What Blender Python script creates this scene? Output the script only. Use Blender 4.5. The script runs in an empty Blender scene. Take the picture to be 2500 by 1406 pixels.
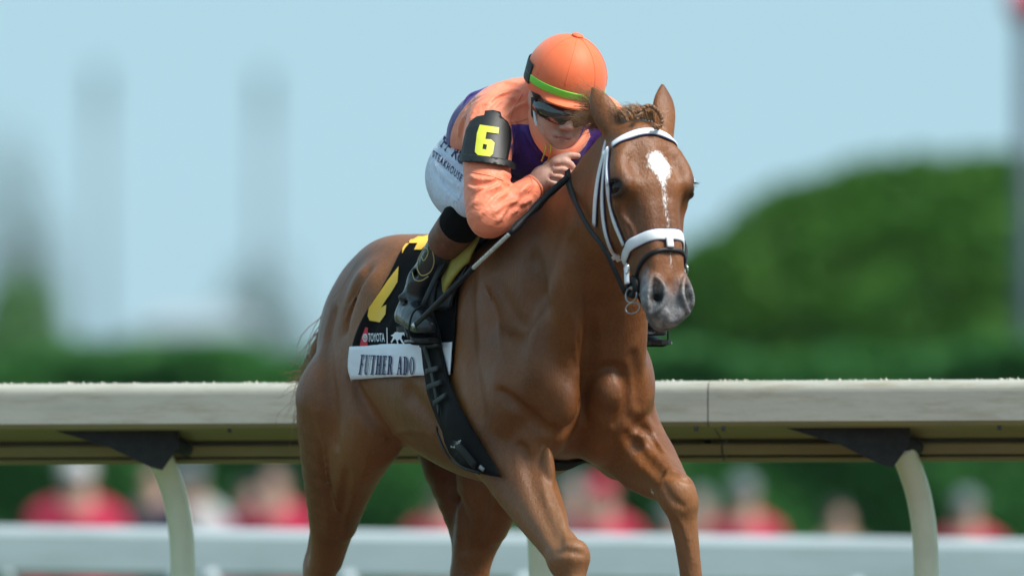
import bpy, bmesh, math, random
import numpy as np
from mathutils import Vector, Matrix
from mathutils.bvhtree import BVHTree

# ------------------------------------------------------------------ camera
F = 35200.0                       # focal length in pixels of the 2500 px wide photograph
CAM_H = 0.45
PITCH = math.atan((1500.0 - 703.0) / F)
scene = bpy.context.scene
COL = scene.collection
cam_data = bpy.data.cameras.new("camera")
cam = bpy.data.objects.new("camera", cam_data)
COL.objects.link(cam)
cam.location = (0.0, 0.0, CAM_H)
cam.rotation_euler = (math.pi / 2 + PITCH, 0.0, 0.0)
cam_data.sensor_width = 36.0
cam_data.lens = F / 2500.0 * 36.0
cam_data.clip_start = 0.5
cam_data.clip_end = 9000.0
cam_data.dof.use_dof = True
cam_data.dof.focus_distance = 40.5
cam_data.dof.aperture_fstop = 507.0 / 175.0
scene.camera = cam
# ------------------------------------------------------------------ world, sun, exposure
SUN_EL, SUN_AZ = math.radians(54), math.radians(118)   # azimuth measured from +Y (away from camera) towards +X
world = bpy.data.worlds.new("World")
scene.world = world
world.use_nodes = True
wn, wl = world.node_tree.nodes, world.node_tree.links
wn.clear()
w_out = wn.new("ShaderNodeOutputWorld")
w_bg = wn.new("ShaderNodeBackground")
w_sky = wn.new("ShaderNodeTexSky")
w_sky.sky_type = 'NISHITA'
w_sky.sun_disc = False
w_sky.sun_elevation = SUN_EL
w_sky.sun_rotation = SUN_AZ
w_sky.altitude = 300
w_sky.air_density = 1.0
w_sky.dust_density = 1.0
w_sky.ozone_density = 1.5
w_mix = wn.new("ShaderNodeMix"); w_mix.data_type = 'RGBA'
w_mix.inputs[0].default_value = 0.80
w_mix.inputs[7].default_value = (4.5, 7.5, 9.1, 1)      # thin even cloud veil over the whole sky
wl.new(w_sky.outputs[0], w_mix.inputs[6])
wl.new(w_mix.outputs[2], w_bg.inputs[0])
w_bg.inputs[1].default_value = 0.085
wl.new(w_bg.outputs[0], w_out.inputs[0])
sun_data = bpy.data.lights.new("sun", 'SUN')
sun = bpy.data.objects.new("sun", sun_data)
COL.objects.link(sun)
sun_data.energy = 5.0
sun_data.angle = math.radians(22)
sun_data.color = (1.0, 0.95, 0.88)
sd = Vector((math.sin(SUN_AZ) * math.cos(SUN_EL), math.cos(SUN_AZ) * math.cos(SUN_EL), math.sin(SUN_EL)))
sun.location = sd * 60
sun.rotation_euler = (-sd).to_track_quat('-Z', 'Y').to_euler()
scene.view_settings.view_transform = 'Standard'
scene.view_settings.look = 'None'
scene.view_settings.exposure = 0.2
scene.view_settings.gamma = 1.0
scene.view_settings.use_curve_mapping = False
scene.render.engine = 'CYCLES'
scene.cycles.use_denoising = True
scene.cycles.max_bounces = 6

# ------------------------------------------------------------------ frames and projection
TH = math.radians(22)
HX, HY = 0.0173, 40.7             # the horse's withers on the ground plan
PHI = TH - math.pi / 2
HM = Matrix.Translation((HX, HY, 0)) @ Matrix.Rotation(PHI, 4, 'Z')     # horse frame: x ahead, y to its left, z up
HMI = HM.inverted()
CAM_M = Matrix.Translation((0, 0, CAM_H)) @ Matrix.Rotation(math.pi / 2 + PITCH, 4, 'X')

def to_px(p):
    q = CAM_M.inverted() @ (HM @ Vector(p))
    return (1250 + F * q.x / -q.z, 703 - F * q.y / -q.z)

def ray(px, py):
    """camera ray through a photo pixel, in the horse frame"""
    d = CAM_M.to_3x3() @ Vector(((px - 1250) / F, (703 - py) / F, -1.0))
    return HMI @ Vector((0, 0, CAM_H)), (HMI.to_3x3() @ d).normalized()

def at_y(px, py, y):
    o, d = ray(px, py); t = (y - o.y) / d.y
    return o + d * t

def at_x(px, py, x):
    o, d = ray(px, py); t = (x - o.x) / d.x
    return o + d * t

def world_at(px, py, Y):
    d = CAM_M.to_3x3() @ Vector(((px - 1250) / F, (703 - py) / F, -1.0))
    return Vector((0, 0, CAM_H)) + d * (Y / d.y)
# ------------------------------------------------------------------ sculpting engine: distance field -> one continuous mesh
def V3(p): return np.array(p, dtype=np.float32)

class Clay:
    def __init__(s, xs, ys, zs, pad=0.07):
        s.xs, s.ys, s.zs = [np.asarray(a, dtype=np.float32) for a in (xs, ys, zs)]
        s.d = np.full((len(s.xs), len(s.ys), len(s.zs)), 9.0, dtype=np.float32)
        s.pad = pad
    def _box(s, lo, hi, k):
        p = max(s.pad, k * 1.1)
        sl = []
        for a, l, h in zip((s.xs, s.ys, s.zs), lo, hi):
            i0 = max(0, int(np.searchsorted(a, l - p)) - 1); i1 = min(len(a), int(np.searchsorted(a, h + p)) + 1)
            if i1 - i0 < 1: return None
            sl.append(slice(i0, i1))
        return tuple(sl)
    def _co(s, sl):
        return (s.xs[sl[0]][:, None, None], s.ys[sl[1]][None, :, None], s.zs[sl[2]][None, None, :])
    def _put(s, sl, e, k, op):
        a = s.d[sl]
        if op == '+':
            if k <= 0: np.minimum(a, e, out=a); return
            h = np.maximum(k - np.abs(a - e), 0) / k
            a[...] = np.minimum(a, e) - h * h * k * 0.25
        else:
            e = -e
            if k <= 0: np.maximum(a, e, out=a); return
            h = np.maximum(k - np.abs(a - e), 0) / k
            a[...] = np.maximum(a, e) + h * h * k * 0.25
    def cone(s, p1, r1, p2, r2, k=0.03, op='+'):
        p1, p2 = V3(p1), V3(p2); r = max(r1, r2)
        sl = s._box(np.minimum(p1, p2) - r, np.maximum(p1, p2) + r, k)
        if sl is None: return
        X, Y, Z = s._co(sl); b = p2 - p1; bb = float(b @ b) + 1e-12
        t = ((X - p1[0]) * b[0] + (Y - p1[1]) * b[1] + (Z - p1[2]) * b[2]) / bb
        t = np.clip(t, 0, 1)
        e = np.sqrt((X - p1[0] - t * b[0]) ** 2 + (Y - p1[1] - t * b[1]) ** 2 + (Z - p1[2] - t * b[2]) ** 2) - (r1 + t * (r2 - r1))
        s._put(sl, e, k, op)
    def chain(s, pts, k=0.03, op='+', sub=0):
        """pts: (x,y,z,r) joints; sub>0 smooths the run with Catmull-Rom"""
        P = [np.array(p, dtype=float) for p in pts]
        if sub: P = smooth_run(P, sub)
        # one field for the whole run first, so that its own joints do not bulge
        A = np.array(P); lo = (A[:, :3] - A[:, 3:]).min(0); hi = (A[:, :3] + A[:, 3:]).max(0)
        sl = s._box(lo, hi, k)
        if sl is None: return
        X, Y, Z = s._co(sl); best = None
        for q1, q2 in zip(P[:-1], P[1:]):
            b = q2[:3] - q1[:3]; bb = float(b @ b) + 1e-12
            t = np.clip(((X - q1[0]) * b[0] + (Y - q1[1]) * b[1] + (Z - q1[2]) * b[2]) / bb, 0, 1)
            e = np.sqrt((X - q1[0] - t * b[0]) ** 2 + (Y - q1[1] - t * b[1]) ** 2 + (Z - q1[2] - t * b[2]) ** 2) - (q1[3] + t * (q2[3] - q1[3]))
            best = e if best is None else np.minimum(best, e)
        s._put(sl, best.astype(np.float32), k, op)
    def ell(s, c, r, k=0.03, R=None, op='+'):
        """ellipsoid, R: 3x3 with the axes as columns"""
        c, r = V3(c), V3(r); R = np.eye(3, dtype=np.float32) if R is None else np.array(R, dtype=np.float32)
        ext = np.sqrt(((R * r[None, :]) ** 2).sum(1))
        sl = s._box(c - ext, c + ext, k)
        if sl is None: return
        X, Y, Z = s._co(sl); X, Y, Z = X - c[0], Y - c[1], Z - c[2]
        u = [R[0, i] * X + R[1, i] * Y + R[2, i] * Z for i in range(3)]
        k0 = np.sqrt(sum((u[i] / r[i]) ** 2 for i in range(3))); k1 = np.sqrt(sum((u[i] / r[i] ** 2) ** 2 for i in range(3)))
        s._put(sl, k0 * (k0 - 1) / np.maximum(k1, 1e-6), k, op)
    def loft(s, st, k=0.03, op='+', frame=None):
        """stations along a straight axis: t, mid, up, down, half width, p_up, p_down.  frame=(origin, axis, up, side)"""
        st = np.array(st, dtype=np.float32); o, ax, up, sd_ = frame
        o, ax, up, sd_ = V3(o), V3(ax), V3(up), V3(sd_)
        cs = []
        for q in st:
            for uu in (q[1] + q[2], q[1] - q[3]):
                for ww in (-q[4], q[4]): cs.append(o + ax * q[0] + up * uu + sd_ * ww)
        cs = np.array(cs); sl = s._box(cs.min(0), cs.max(0), k)
        if sl is None: return
        X, Y, Z = s._co(sl); X, Y, Z = X - o[0], Y - o[1], Z - o[2]
        t = ax[0] * X + ax[1] * Y + ax[2] * Z; n = up[0] * X + up[1] * Y + up[2] * Z; w = sd_[0] * X + sd_[1] * Y + sd_[2] * Z
        t, n, w = np.broadcast_arrays(t, n, w)
        g = [spl(st[:, 0], st[:, i], t) for i in range(1, 7)]
        n = n - g[0]; hn = np.where(n > 0, g[1], g[2]); p = np.where(n > 0, g[4], g[5])
        rho = (np.abs(n / hn) ** p + np.abs(w / g[3]) ** p) ** (1 / p) + 1e-5
        q = np.sqrt(n * n + w * w) + 1e-5
        e = q * (1 - 1 / rho)
        e = np.maximum(e, -np.minimum(hn, g[3]))
        cap = np.maximum(st[0, 0] - t, t - st[-1, 0])
        s._put(sl, np.maximum(e, cap).astype(np.float32), k, op)
    def tube(s, st, k=0.03, op='+'):
        """curved loft in the xz plane: x, z, half depth up, half depth down, half width, p"""
        st = np.array(st, dtype=np.float32)
        lo = np.array([(st[:, 0] - st[:, 2:4].max(1)).min(), -st[:, 4].max(), (st[:, 1] - st[:, 2:4].max(1)).min()])
        hi = np.array([(st[:, 0] + st[:, 2:4].max(1)).max(), st[:, 4].max(), (st[:, 1] + st[:, 2:4].max(1)).max()])
        sl = s._box(lo, hi, k); X, Y, Z = s._co(sl)
        X2, Z2 = np.broadcast_arrays(X[:, 0, :], Z[:, 0, :])
        bd = np.full(X2.shape, 1e9, np.float32); bt = np.zeros(X2.shape, np.float32); bn = np.zeros(X2.shape, np.float32); bc = np.zeros(X2.shape, np.float32)
        for i in range(len(st) - 1):
            a, b = st[i, :2], st[i + 1, :2]; v = b - a; L = math.hypot(*v); v = v / L
            tt = ((X2 - a[0]) * v[0] + (Z2 - a[1]) * v[1]); tc = np.clip(tt, 0, L)
            dd = np.hypot(X2 - a[0] - tc * v[0], Z2 - a[1] - tc * v[1])
            m = dd < bd
            nn = -(X2 - a[0]) * v[1] + (Z2 - a[1]) * v[0]
            sg = np.where(nn >= 0, 1, -1)
            bd = np.where(m, dd, bd); bt = np.where(m, i + tc / L, bt); bn = np.where(m, sg * dd, bn)
        idx = np.arange(len(st)).astype(np.float32)
        g = [spl(idx, st[:, i], bt)[:, None, :] for i in range(2, 6)]
        n = bn[:, None, :]; hn = np.where(n > 0, g[0], g[1])
        rho = (np.abs(n / hn) ** g[3] + np.abs(Y / g[2]) ** g[3]) ** (1 / g[3]) + 1e-5
        q = np.sqrt(n * n + Y * Y) + 1e-5
        e = np.maximum(q * (1 - 1 / rho), -np.minimum(hn, g[2]))
        s._put(sl, e.astype(np.float32), k, op)
    def clip(s, fn):
        X, Y, Z = s._co((slice(None),) * 3); np.maximum(s.d, fn(X, Y, Z), out=s.d)
    def mesh(s, relax=1):
        return surface_nets(s.d, s.xs, s.ys, s.zs, relax)

def spl(xk, yk, t):
    """smooth (monotone-ish cubic Hermite) interpolation"""
    xk = np.asarray(xk, float); yk = np.asarray(yk, float)
    m = np.gradient(yk, xk)
    t = np.clip(t, xk[0], xk[-1]); i = np.clip(np.searchsorted(xk, t) - 1, 0, len(xk) - 2)
    h = xk[i + 1] - xk[i]; u = (t - xk[i]) / h
    return ((2 * u**3 - 3 * u**2 + 1) * yk[i] + (u**3 - 2 * u**2 + u) * h * m[i] + (-2 * u**3 + 3 * u**2) * yk[i + 1] + (u**3 - u**2) * h * m[i + 1]).astype(np.float32)

def smooth_run(P, sub):
    P = [np.array(p, dtype=float) for p in P]; out = []
    for i in range(len(P) - 1):
        p0 = P[i - 1] if i else 2 * P[0] - P[1]; p1, p2 = P[i], P[i + 1]
        p3 = P[i + 2] if i + 2 < len(P) else 2 * P[-1] - P[-2]
        for j in range(sub):
            u = j / sub
            out.append(0.5 * ((2 * p1) + (-p0 + p2) * u + (2 * p0 - 5 * p1 + 4 * p2 - p3) * u * u + (-p0 + 3 * p1 - 3 * p2 + p3) * u**3))
    out.append(P[-1]); return out

def surface_nets(d, xs, ys, zs, relax=1):
    ins = d < 0
    nx, ny, nz = d.shape
    c = np.zeros((nx - 1, ny - 1, nz - 1), np.uint8)
    for i in (0, 1):
        for j in (0, 1):
            for k in (0, 1): c += ins[i:nx - 1 + i, j:ny - 1 + j, k:nz - 1 + k]
    act = np.argwhere((c > 0) & (c < 8))
    vid = np.full(c.shape, -1, np.int32); vid[act[:, 0], act[:, 1], act[:, 2]] = np.arange(len(act))
    acc = np.zeros((len(act), 3)); cnt = np.zeros(len(act))
    corners = [(i, j, k) for i in (0, 1) for j in (0, 1) for k in (0, 1)]
    ax = (xs.astype(float), ys.astype(float), zs.astype(float))
    def pos(o): return np.stack([ax[m][act[:, m] + o[m]] for m in range(3)], 1)
    def val(o): return d[act[:, 0] + o[0], act[:, 1] + o[1], act[:, 2] + o[2]].astype(float)
    for o in corners:
        for m in range(3):
            if o[m]: continue
            o2 = list(o); o2[m] = 1
            v1, v2 = val(o), val(o2); mk = (v1 < 0) != (v2 < 0)
            t = np.where(mk, v1 / np.where(mk, v1 - v2, 1), 0)[:, None]
            acc += np.where(mk[:, None], pos(o) + t * (pos(o2) - pos(o)), 0); cnt += mk
    V = acc / cnt[:, None]
    Q = []
    for m in range(3):
        s1 = [slice(None)] * 3; s2 = [slice(None)] * 3; s1[m] = slice(0, -1); s2[m] = slice(1, None)
        A, B = ins[tuple(s1)], ins[tuple(s2)]
        e = np.argwhere(A != B); fl = A[e[:, 0], e[:, 1], e[:, 2]]
        u, v = (m + 1) % 3, (m + 2) % 3
        ok = (e[:, u] > 0) & (e[:, v] > 0) & (e[:, u] < d.shape[u] - 1) & (e[:, v] < d.shape[v] - 1)
        e, fl = e[ok], fl[ok]
        def cell(du, dv):
            q = e.copy(); q[:, u] -= du; q[:, v] -= dv; return vid[q[:, 0], q[:, 1], q[:, 2]]
        q = np.stack([cell(1, 1), cell(0, 1), cell(0, 0), cell(1, 0)], 1)
        q[~fl] = q[~fl][:, ::-1]
        Q.append(q)
    Q = np.concatenate(Q); Q = Q[(Q >= 0).all(1)]
    for _ in range(relax):
        a = np.zeros_like(V); n = np.zeros(len(V))
        for i in range(4):
            for j in ((i + 1) % 4, (i + 3) % 4):
                np.add.at(a, Q[:, i], V[Q[:, j]]); np.add.at(n, Q[:, i], 1)
        V = 0.5 * V + 0.5 * a / np.maximum(n, 1)[:, None]
    return V, Q

def axis_grid(*runs):
    """(start, stop, step) runs joined into one uneven coordinate axis"""
    out = [runs[0][0]]
    for a, b, h in runs:
        while out[-1] + h < b - h * 0.3: out.append(out[-1] + h)
        out.append(b)
    return np.array(out, dtype=np.float32)

def np_mesh(name, V, Q, smooth=True):
    me = bpy.data.meshes.new(name)
    V = np.asarray(V, dtype=np.float32); Q = np.asarray(Q, dtype=np.int32); k = Q.shape[1]
    me.vertices.add(len(V)); me.vertices.foreach_set("co", V.ravel())
    me.loops.add(Q.size); me.loops.foreach_set("vertex_index", Q.ravel())
    me.polygons.add(len(Q)); me.polygons.foreach_set("loop_start", np.arange(0, Q.size, k, dtype=np.int32))
    if smooth: me.polygons.foreach_set("use_smooth", np.ones(len(Q), dtype=bool))
    me.update(calc_edges=True); me.validate()
    return me
# ------------------------------------------------------------------ the horse
HD_O = (0.905, 0.0, 1.785)                    # poll
_ya = math.radians(4.5); _ta = math.radians(19.5)
def _yaw(v): return (v[0] * math.cos(_ya) - v[1] * math.sin(_ya), v[0] * math.sin(_ya) + v[1] * math.cos(_ya), v[2])
HD_S = _yaw((math.sin(_ta), 0, -math.cos(_ta)))   # down the face
HD_N = _yaw((math.cos(_ta), 0, math.sin(_ta)))    # out of the face
HD_W = _yaw((0, 1, 0))                            # to the horse's left
HD_L, HD_B = 0.935, 1.0
def hd(s, n, w):
    s, w = s * HD_L, w * HD_B
    return tuple(HD_O[i] + HD_S[i] * s + HD_N[i] * n + HD_W[i] * w for i in range(3))
HD_R = np.array([HD_S, HD_N, HD_W]).T
def rot_cols(a, b=None):
    a = Vector(a).normalized(); b = Vector(b or (0, 0, 1)); c = a.cross(b).normalized(); b = c.cross(a)
    return np.array([a, c, b]).T

GROOVES = [   # photo polylines of creases on the near side: points, radius, blend, outward push
    ([(895, 665), (876, 700), (862, 750), (852, 800)], .009, .05, .6),
    ([(815, 765), (800, 830), (800, 900), (812, 990), (820, 1080)], .008, .04, .5),
    ([(868, 925), (885, 975), (925, 1030), (962, 1075)], .016, .035, .3),
    ([(790, 1090), (794, 1150), (808, 1230), (815, 1300)], .006, .026, .5),
    ([(1152, 640), (1143, 760), (1152, 900), (1172, 1010)], .018, .045, .5),
    ([(1205, 700), (1235, 745), (1262, 800)], .009, .05, .6),
    ([(1225, 955), (1249, 975), (1290, 1010), (1330, 1045), (1367, 1062)], .015, .022, .1),
    ([(1367, 1062), (1395, 1035), (1415, 985)], .015, .018, .0),
    ([(1440, 720), (1442, 800), (1436, 870), (1427, 935), (1420, 985)], .020, .022, -.15),
    ([(1427, 935), (1465, 903), (1505, 900), (1530, 940), (1524, 1000), (1500, 1034)], .014, .018, .1),
    ([(1352, 1085), (1362, 1160), (1385, 1240), (1405, 1310)], .012, .026, .4),
    ([(1275, 1090), (1300, 1180), (1335, 1270), (1365, 1330)], .011, .028, .5),
    ([(1395, 790), (1412, 840), (1420, 890)], .007, .014, .3), ([(1372, 795), (1394, 855), (1410, 900)], .006, .013, .4), ([(1415, 760), (1428, 820), (1430, 870)], .006, .014, .4),
    ([(1545, 870), (1556, 930), (1560, 985)], .010, .03, .5),
    ([(1530, 1060), (1570, 1110), (1615, 1160)], .012, .024, .3), ([(1540, 1020), (1580, 1060), (1612, 1100)], .012, .03, .4),
    ([(1000, 960), (1060, 1030), (1130, 1090)], .010, .06, .8),
    ([(1300, 640), (1320, 740), (1345, 840), (1375, 900)], .016, .07, .6), ([(1400, 600), (1440, 680), (1450, 740)], .014, .05, .5),
    ([(1635, 1160), (1660, 1165), (1690, 1180)], .006, .014, .4), ([(1622, 1185), (1640, 1215), (1668, 1235)], .006, .014, .4), ([(1355, 1350), (1385, 1345), (1425, 1352)], .006, .016, .4),
    ([(850, 1150), (835, 1230), (822, 1310)], .010, .024, .4), ([(1110, 1190), (1130, 1260), (1135, 1340)], .012, .03, .4), ([(1190, 1190), (1180, 1260), (1165, 1340)], .010, .03, .5),
]
LOBES = [   # muscle bellies: photo point, radii, depth under the skin, blend
    (1386, 985, (.055, .046, .075), .030, .012), (1486, 958, (.055, .050, .062), .030, .012), (1330, 900, (.06, .07, .12), .055, .03), (1285, 1085, (.06, .055, .10), .042, .018),
    (1575, 1060, (.06, .045, .07), .036, .018), (1210, 985, (.07, .05, .11), .040, .022), (875, 860, (.11, .05, .19), .050, .08),
    (1060, 780, (.12, .05, .18), .045, .05), (1345, 1170, (.030, .022, .10), .014, .012), (1640, 1150, (.025, .03, .03), .018, .01),
]
VEINS = [
    ([(880, 700), (858, 745), (842, 800), (846, 850)], .0028), ([(1330, 1120), (1345, 1190), (1372, 1260), (1385, 1330)], .0036), ([(1300, 1100), (1322, 1160), (1335, 1230)], .003),
    ([(1185, 700), (1215, 770), (1222, 850), (1240, 900)], .003), ([(770, 1000), (790, 1080), (800, 1180), (830, 1260)], .0032), ([(900, 1100), (880, 1180), (850, 1250)], .0035),
    ([(1590, 1050), (1625, 1110), (1640, 1150)], .003), ([(930, 1080), (990, 1050), (1060, 1060)], .003), ([(1380, 700), (1400, 780), (1405, 850)], .004),
    ([(1520, 530), (1545, 560), (1550, 600)], .003), ([(1640, 1240), (1675, 1300), (1690, 1380)], .003),
]
def build_horse(q=1.0, bvh=None):
    h, g = 0.0072 * q, 0.0036 * q
    C = Clay(axis_grid((-1.28, 0.70, h), (0.70, 1.22, g)), axis_grid((-0.40, -0.125, h), (-0.125, 0.125, g), (0.125, 0.40, h)),
             axis_grid((-0.01, 1.16, h), (1.16, 1.97, g)))
    # trunk: x, mid, up, down, half width, p up, p down
    C.loft([(-1.02, 1.26, .16, .14, .10, 2, 2), (-.90, 1.24, .28, .16, .165, 1.9, 2.0), (-.70, 1.20, .335, .20, .215, 1.8, 2.1), (-.50, 1.17, .345, .265, .262, 1.75, 2.2),
            (-.30, 1.13, .385, .275, .282, 1.8, 2.25), (-.10, 1.10, .445, .28, .272, 1.65, 2.2), (.05, 1.09, .465, .262, .255, 1.5, 2.2),
            (.22, 1.09, .435, .215, .225, 1.6, 2.2), (.36, 1.10, .34, .19, .19, 1.9, 2.2), (.46, 1.10, .2, .12, .13, 2, 2)],
           0.0, frame=((0, 0, 0), (1, 0, 0), (0, 0, 1), (0, 1, 0)))
    # neck
    C.tube([(.14, 1.26, .28, .26, .20, 2.0), (.34, 1.375, .235, .25, .170, 2.0), (.53, 1.50, .185, .205, .128, 2.0), (.70, 1.62, .155, .165, .100, 2.0), (.82, 1.70, .125, .14, .085, 2.1), (.875, 1.72, .05, .06, .05, 2.1)], 0.10)
    for sy in (-1, 1):
        # hindquarters
        C.ell((-.72, sy * .105, 1.345), (.29, .120, .185), .08, rot_cols((1, 0, .12)))
        C.ell((-.60, sy * .195, 1.37), (.085, .042, .06), .07)                      # point of hip
        C.ell((-.97, sy * .105, 1.23), (.15, .105, .23), .07, rot_cols((1, 0, -.5)))
        C.ell((-1.04, sy * .095, 1.10 if sy < 0 else 1.17), (.085, .085, .22 if sy < 0 else .15), .06)
        C.ell((-.78, sy * .175, 1.14), (.20, .105, .26), .065, rot_cols((1, 0, .3)))
        # shoulder blade and its muscles
        C.ell((.235, sy * .165, 1.19), (.11, .062, .30), .08, rot_cols((1, 0, .5)))
        C.ell((.30, sy * .19, 1.06), (.15, .07, .17), .05, rot_cols((1, 0, .5)))
        C.ell((.13, sy * .205, 1.05), (.13, .058, .19), .035, rot_cols((1, 0, -.35)))
        C.ell((.42, sy * .165, 1.12), (.085, .065, .14), .045, rot_cols((1, 0, .6)))  # point of shoulder
        # pectorals
        C.ell((.46, sy * .085, 1.06), (.085, .078, .115), .025, rot_cols((1, sy * .2, .2)))
        C.ell((.38, sy * .10, .97), (.13, .085, .10), .035)
    C.ell((.46, 0, 1.23), (.09, .10, .13), .06)
    for sy in (-1, 1):
        C.chain([(.66, sy * .070, 1.52, .030), (.60, sy * .080, 1.38, .060), (.53, sy * .095, 1.22, .074), (.475, sy * .108, 1.07, .066), (.44, sy * .105, .99, .052)], .05, sub=3)   # neck muscle running to the shoulder point
        C.ell((.485, sy * .075, 1.045), (.055, .060, .085), .014, rot_cols((1, sy * .3, .1)))
    C.chain([(.72, 0, 1.36, .002), (.655, 0, 1.28, .010), (.59, 0, 1.15, .016), (.55, 0, 1.03, .018), (.50, 0, .93, .015)], .03, op='-', sub=3)
    # ---- right fore: reaching ahead
    R = -1
    C.ell((.27, -.185, .965), (.12, .085, .15), .06, rot_cols((1, 0, .8)))
    C.chain([(.24, -.180, .99, .095), (.36, -.165, .88, .098), (.47, -.150, .775, .080), (.58, -.138, .685, .062), (.655, -.128, .625, .052)], .045, sub=3)
    C.chain([(.33, -.135, .93, .06), (.45, -.125, .80, .052), (.56, -.118, .69, .030)], .02, sub=2)       # inner forearm muscle
    C.chain([(.31, -.215, .92, .052), (.43, -.195, .80, .040), (.57, -.160, .68, .026)], .02, sub=2)      # outer forearm muscle
    C.ell((.688, -.123, .598), (.046, .050, .070), .04, rot_cols((.55, 0, -.75)))
    C.ell((.708, -.122, .612), (.028, .038, .038), .03)
    C.chain([(.70, -.122, .56, .036), (.735, -.118, .46, .030), (.775, -.114, .33, .029), (.80, -.112, .25, .033), (.815, -.112, .225, .042), (.84, -.112, .16, .034), (.865, -.112, .10, .040)], .025, sub=2)
    # ---- left fore: folded, knee carried up and out
    C.ell((.30, .185, .965), (.12, .08, .14), .06, rot_cols((1, 0, .2)))
    C.chain([(.26, .185, .985, .092), (.38, .195, .93, .088), (.50, .205, .865, .066), (.60, .205, .825, .054), (.655, .203, .80, .048)], .045, sub=3)
    C.chain([(.33, .155, .92, .055), (.46, .175, .845, .052), (.60, .20, .785, .026)], .02, sub=2)
    C.chain([(.32, .235, .97, .048), (.46, .245, .90, .040), (.61, .235, .815, .026)], .02, sub=2)
    C.ell((.685, .200, .785), (.052, .052, .058), .03, rot_cols((.7, 0, -.6)))
    C.ell((.705, .205, .765), (.034, .044, .040), .02)
    C.chain([(.69, .212, .745, .042), (.685, .230, .65, .034), (.67, .252, .53, .031), (.66, .262, .45, .036), (.64, .265, .42, .043), (.58, .268, .37, .033), (.53, .27, .335, .038)], .025, sub=2)
    # ---- right hind: pushing back
    C.ell((-.72, -.20, 1.02), (.20, .095, .20), .06, rot_cols((1, 0, .35)))
    C.ell((-.60, -.20, .985), (.085, .075, .105), .05)                                  # stifle
    C.chain([(-.80, -.20, 1.06, .155), (-.86, -.195, .92, .125), (-.93, -.19, .78, .086), (-.99, -.182, .68, .060), (-1.035, -.178, .61, .049)], .05, sub=3)
    C.chain([(-.64, -.205, .95, .07), (-.77, -.195, .83, .060), (-.91, -.18, .70, .036)], .04, sub=2)
    C.chain([(-1.00, -.185, .84, .05), (-1.075, -.185, .70, .026), (-1.115, -.183, .60, .030)], .03, sub=2)       # hamstring
    C.ell((-1.085, -.182, .555), (.055, .044, .072), .03)
    C.chain([(-1.10, -.182, .52, .040), (-1.085, -.18, .38, .032), (-1.075, -.18, .24, .032), (-1.07, -.18, .20, .042), (-1.03, -.18, .13, .034), (-.99, -.18, .09, .040)], .025, sub=2)
    # ---- left hind: swinging under the belly
    C.ell((-.60, .195, 1.02), (.19, .095, .20), .06, rot_cols((1, 0, .3)))
    C.chain([(-.66, .19, 1.06, .155), (-.62, .185, .90, .122), (-.66, .17, .76, .088), (-.71, .155, .65, .064), (-.73, .15, .58, .052)], .05, sub=3)
    C.chain([(-.42, .19, .97, .07), (-.50, .18, .84, .066), (-.62, .165, .70, .044)], .04, sub=2)
    C.chain([(-.90, .13, 1.10, .09), (-.86, .135, .93, .095), (-.80, .14, .78, .062), (-.79, .146, .66, .030), (-.79, .148, .58, .030)], .05, sub=3)
    C.ell((-.745, .148, .535), (.058, .047, .075), .03)
    C.chain([(-.755, .147, .50, .042), (-.70, .14, .37, .033), (-.645, .135, .25, .032), (-.63, .135, .22, .042), (-.585, .135, .16, .034), (-.55, .135, .11, .040)], .025, sub=2)
    # ---- head: s, mid, front, back, half width, p front, p back
    fr = (HD_O, HD_S, HD_N, HD_W)
    C.loft([(a * HD_L, b, c, d, e * HD_B, f, g) for a, b, c, d, e, f, g in [(-.045, -.02, .015, .03, .03, 2, 2), (-.02, -.02, .045, .06, .062, 2.1, 2), (.02, -.025, .068, .09, .084, 2.2, 2), (.06, -.03, .083, .11, .100, 2.4, 2), (.11, -.04, .100, .15, .103, 2.5, 2.0), (.18, -.04, .104, .175, .104, 2.6, 2.0),
            (.24, -.04, .098, .18, .095, 2.6, 2.0), (.31, -.035, .084, .155, .080, 2.5, 2.0), (.38, -.03, .072, .115, .070, 2.4, 2.0), (.45, -.025, .061, .085, .063, 2.3, 2.0), (.51, -.02, .050, .072, .060, 2.2, 2.1),
            (.555, -.018, .042, .066, .052, 2.2, 2.2), (.59, -.022, .028, .05, .040, 2, 2), (.607, -.025, .012, .03, .02, 2, 2)]], .05, frame=fr)
    for sw in (-1, 1):
        C.ell(hd(.19, -.125, sw * .068), (.115, .095, .034), .04, HD_R)                     # cheek
        C.ell(hd(.170, .008, sw * .090), (.060, .046, .026), .04, HD_R)                     # orbit
        C.chain([(*hd(.09, .026, sw * .072), .022), (*hd(.13, .024, sw * .086), .019), (*hd(.165, .012, sw * .100), .016)], .045, sub=2)
        C.ell(hd(.186, .016, sw * .102), (.030, .032, .019), .016, HD_R)                    # eye bulge
        C.chain([(*hd(.235, -.01, sw * .092), .016), (*hd(.30, -.018, sw * .078), .013), (*hd(.36, -.022, sw * .066), .008)], .025, sub=2)   # facial crest
        C.ell(hd(.105, .068, sw * .062), (.036, .016, .020), .05, HD_R, op='-')             # hollow above the eye
        C.ell(hd(.275, .040, sw * .092), (.045, .034, .014), .04, HD_R, op='-')             # hollow under the eye
        C.chain([(*hd(.26, .040, sw * .026), .004), (*hd(.33, .036, sw * .030), .010), (*hd(.42, .026, sw * .034), .010), (*hd(.48, .014, sw * .036), .005)], .03, sub=2)    # edge of the nasal bone
        # nostril: flared wing and rim
        C.ell(hd(.515, .000, sw * .046), (.055, .038, .028), .025, HD_R)
        C.ell(hd(.535, .000, sw * .055), (.040, .033, .0185), .014, HD_R)
    # lips and chin
    C.ell(hd(.578, -.008, 0), (.026, .030, .042), .02, HD_R)
    C.ell(hd(.572, -.060, 0), (.032, .026, .034), .012, HD_R)
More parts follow.
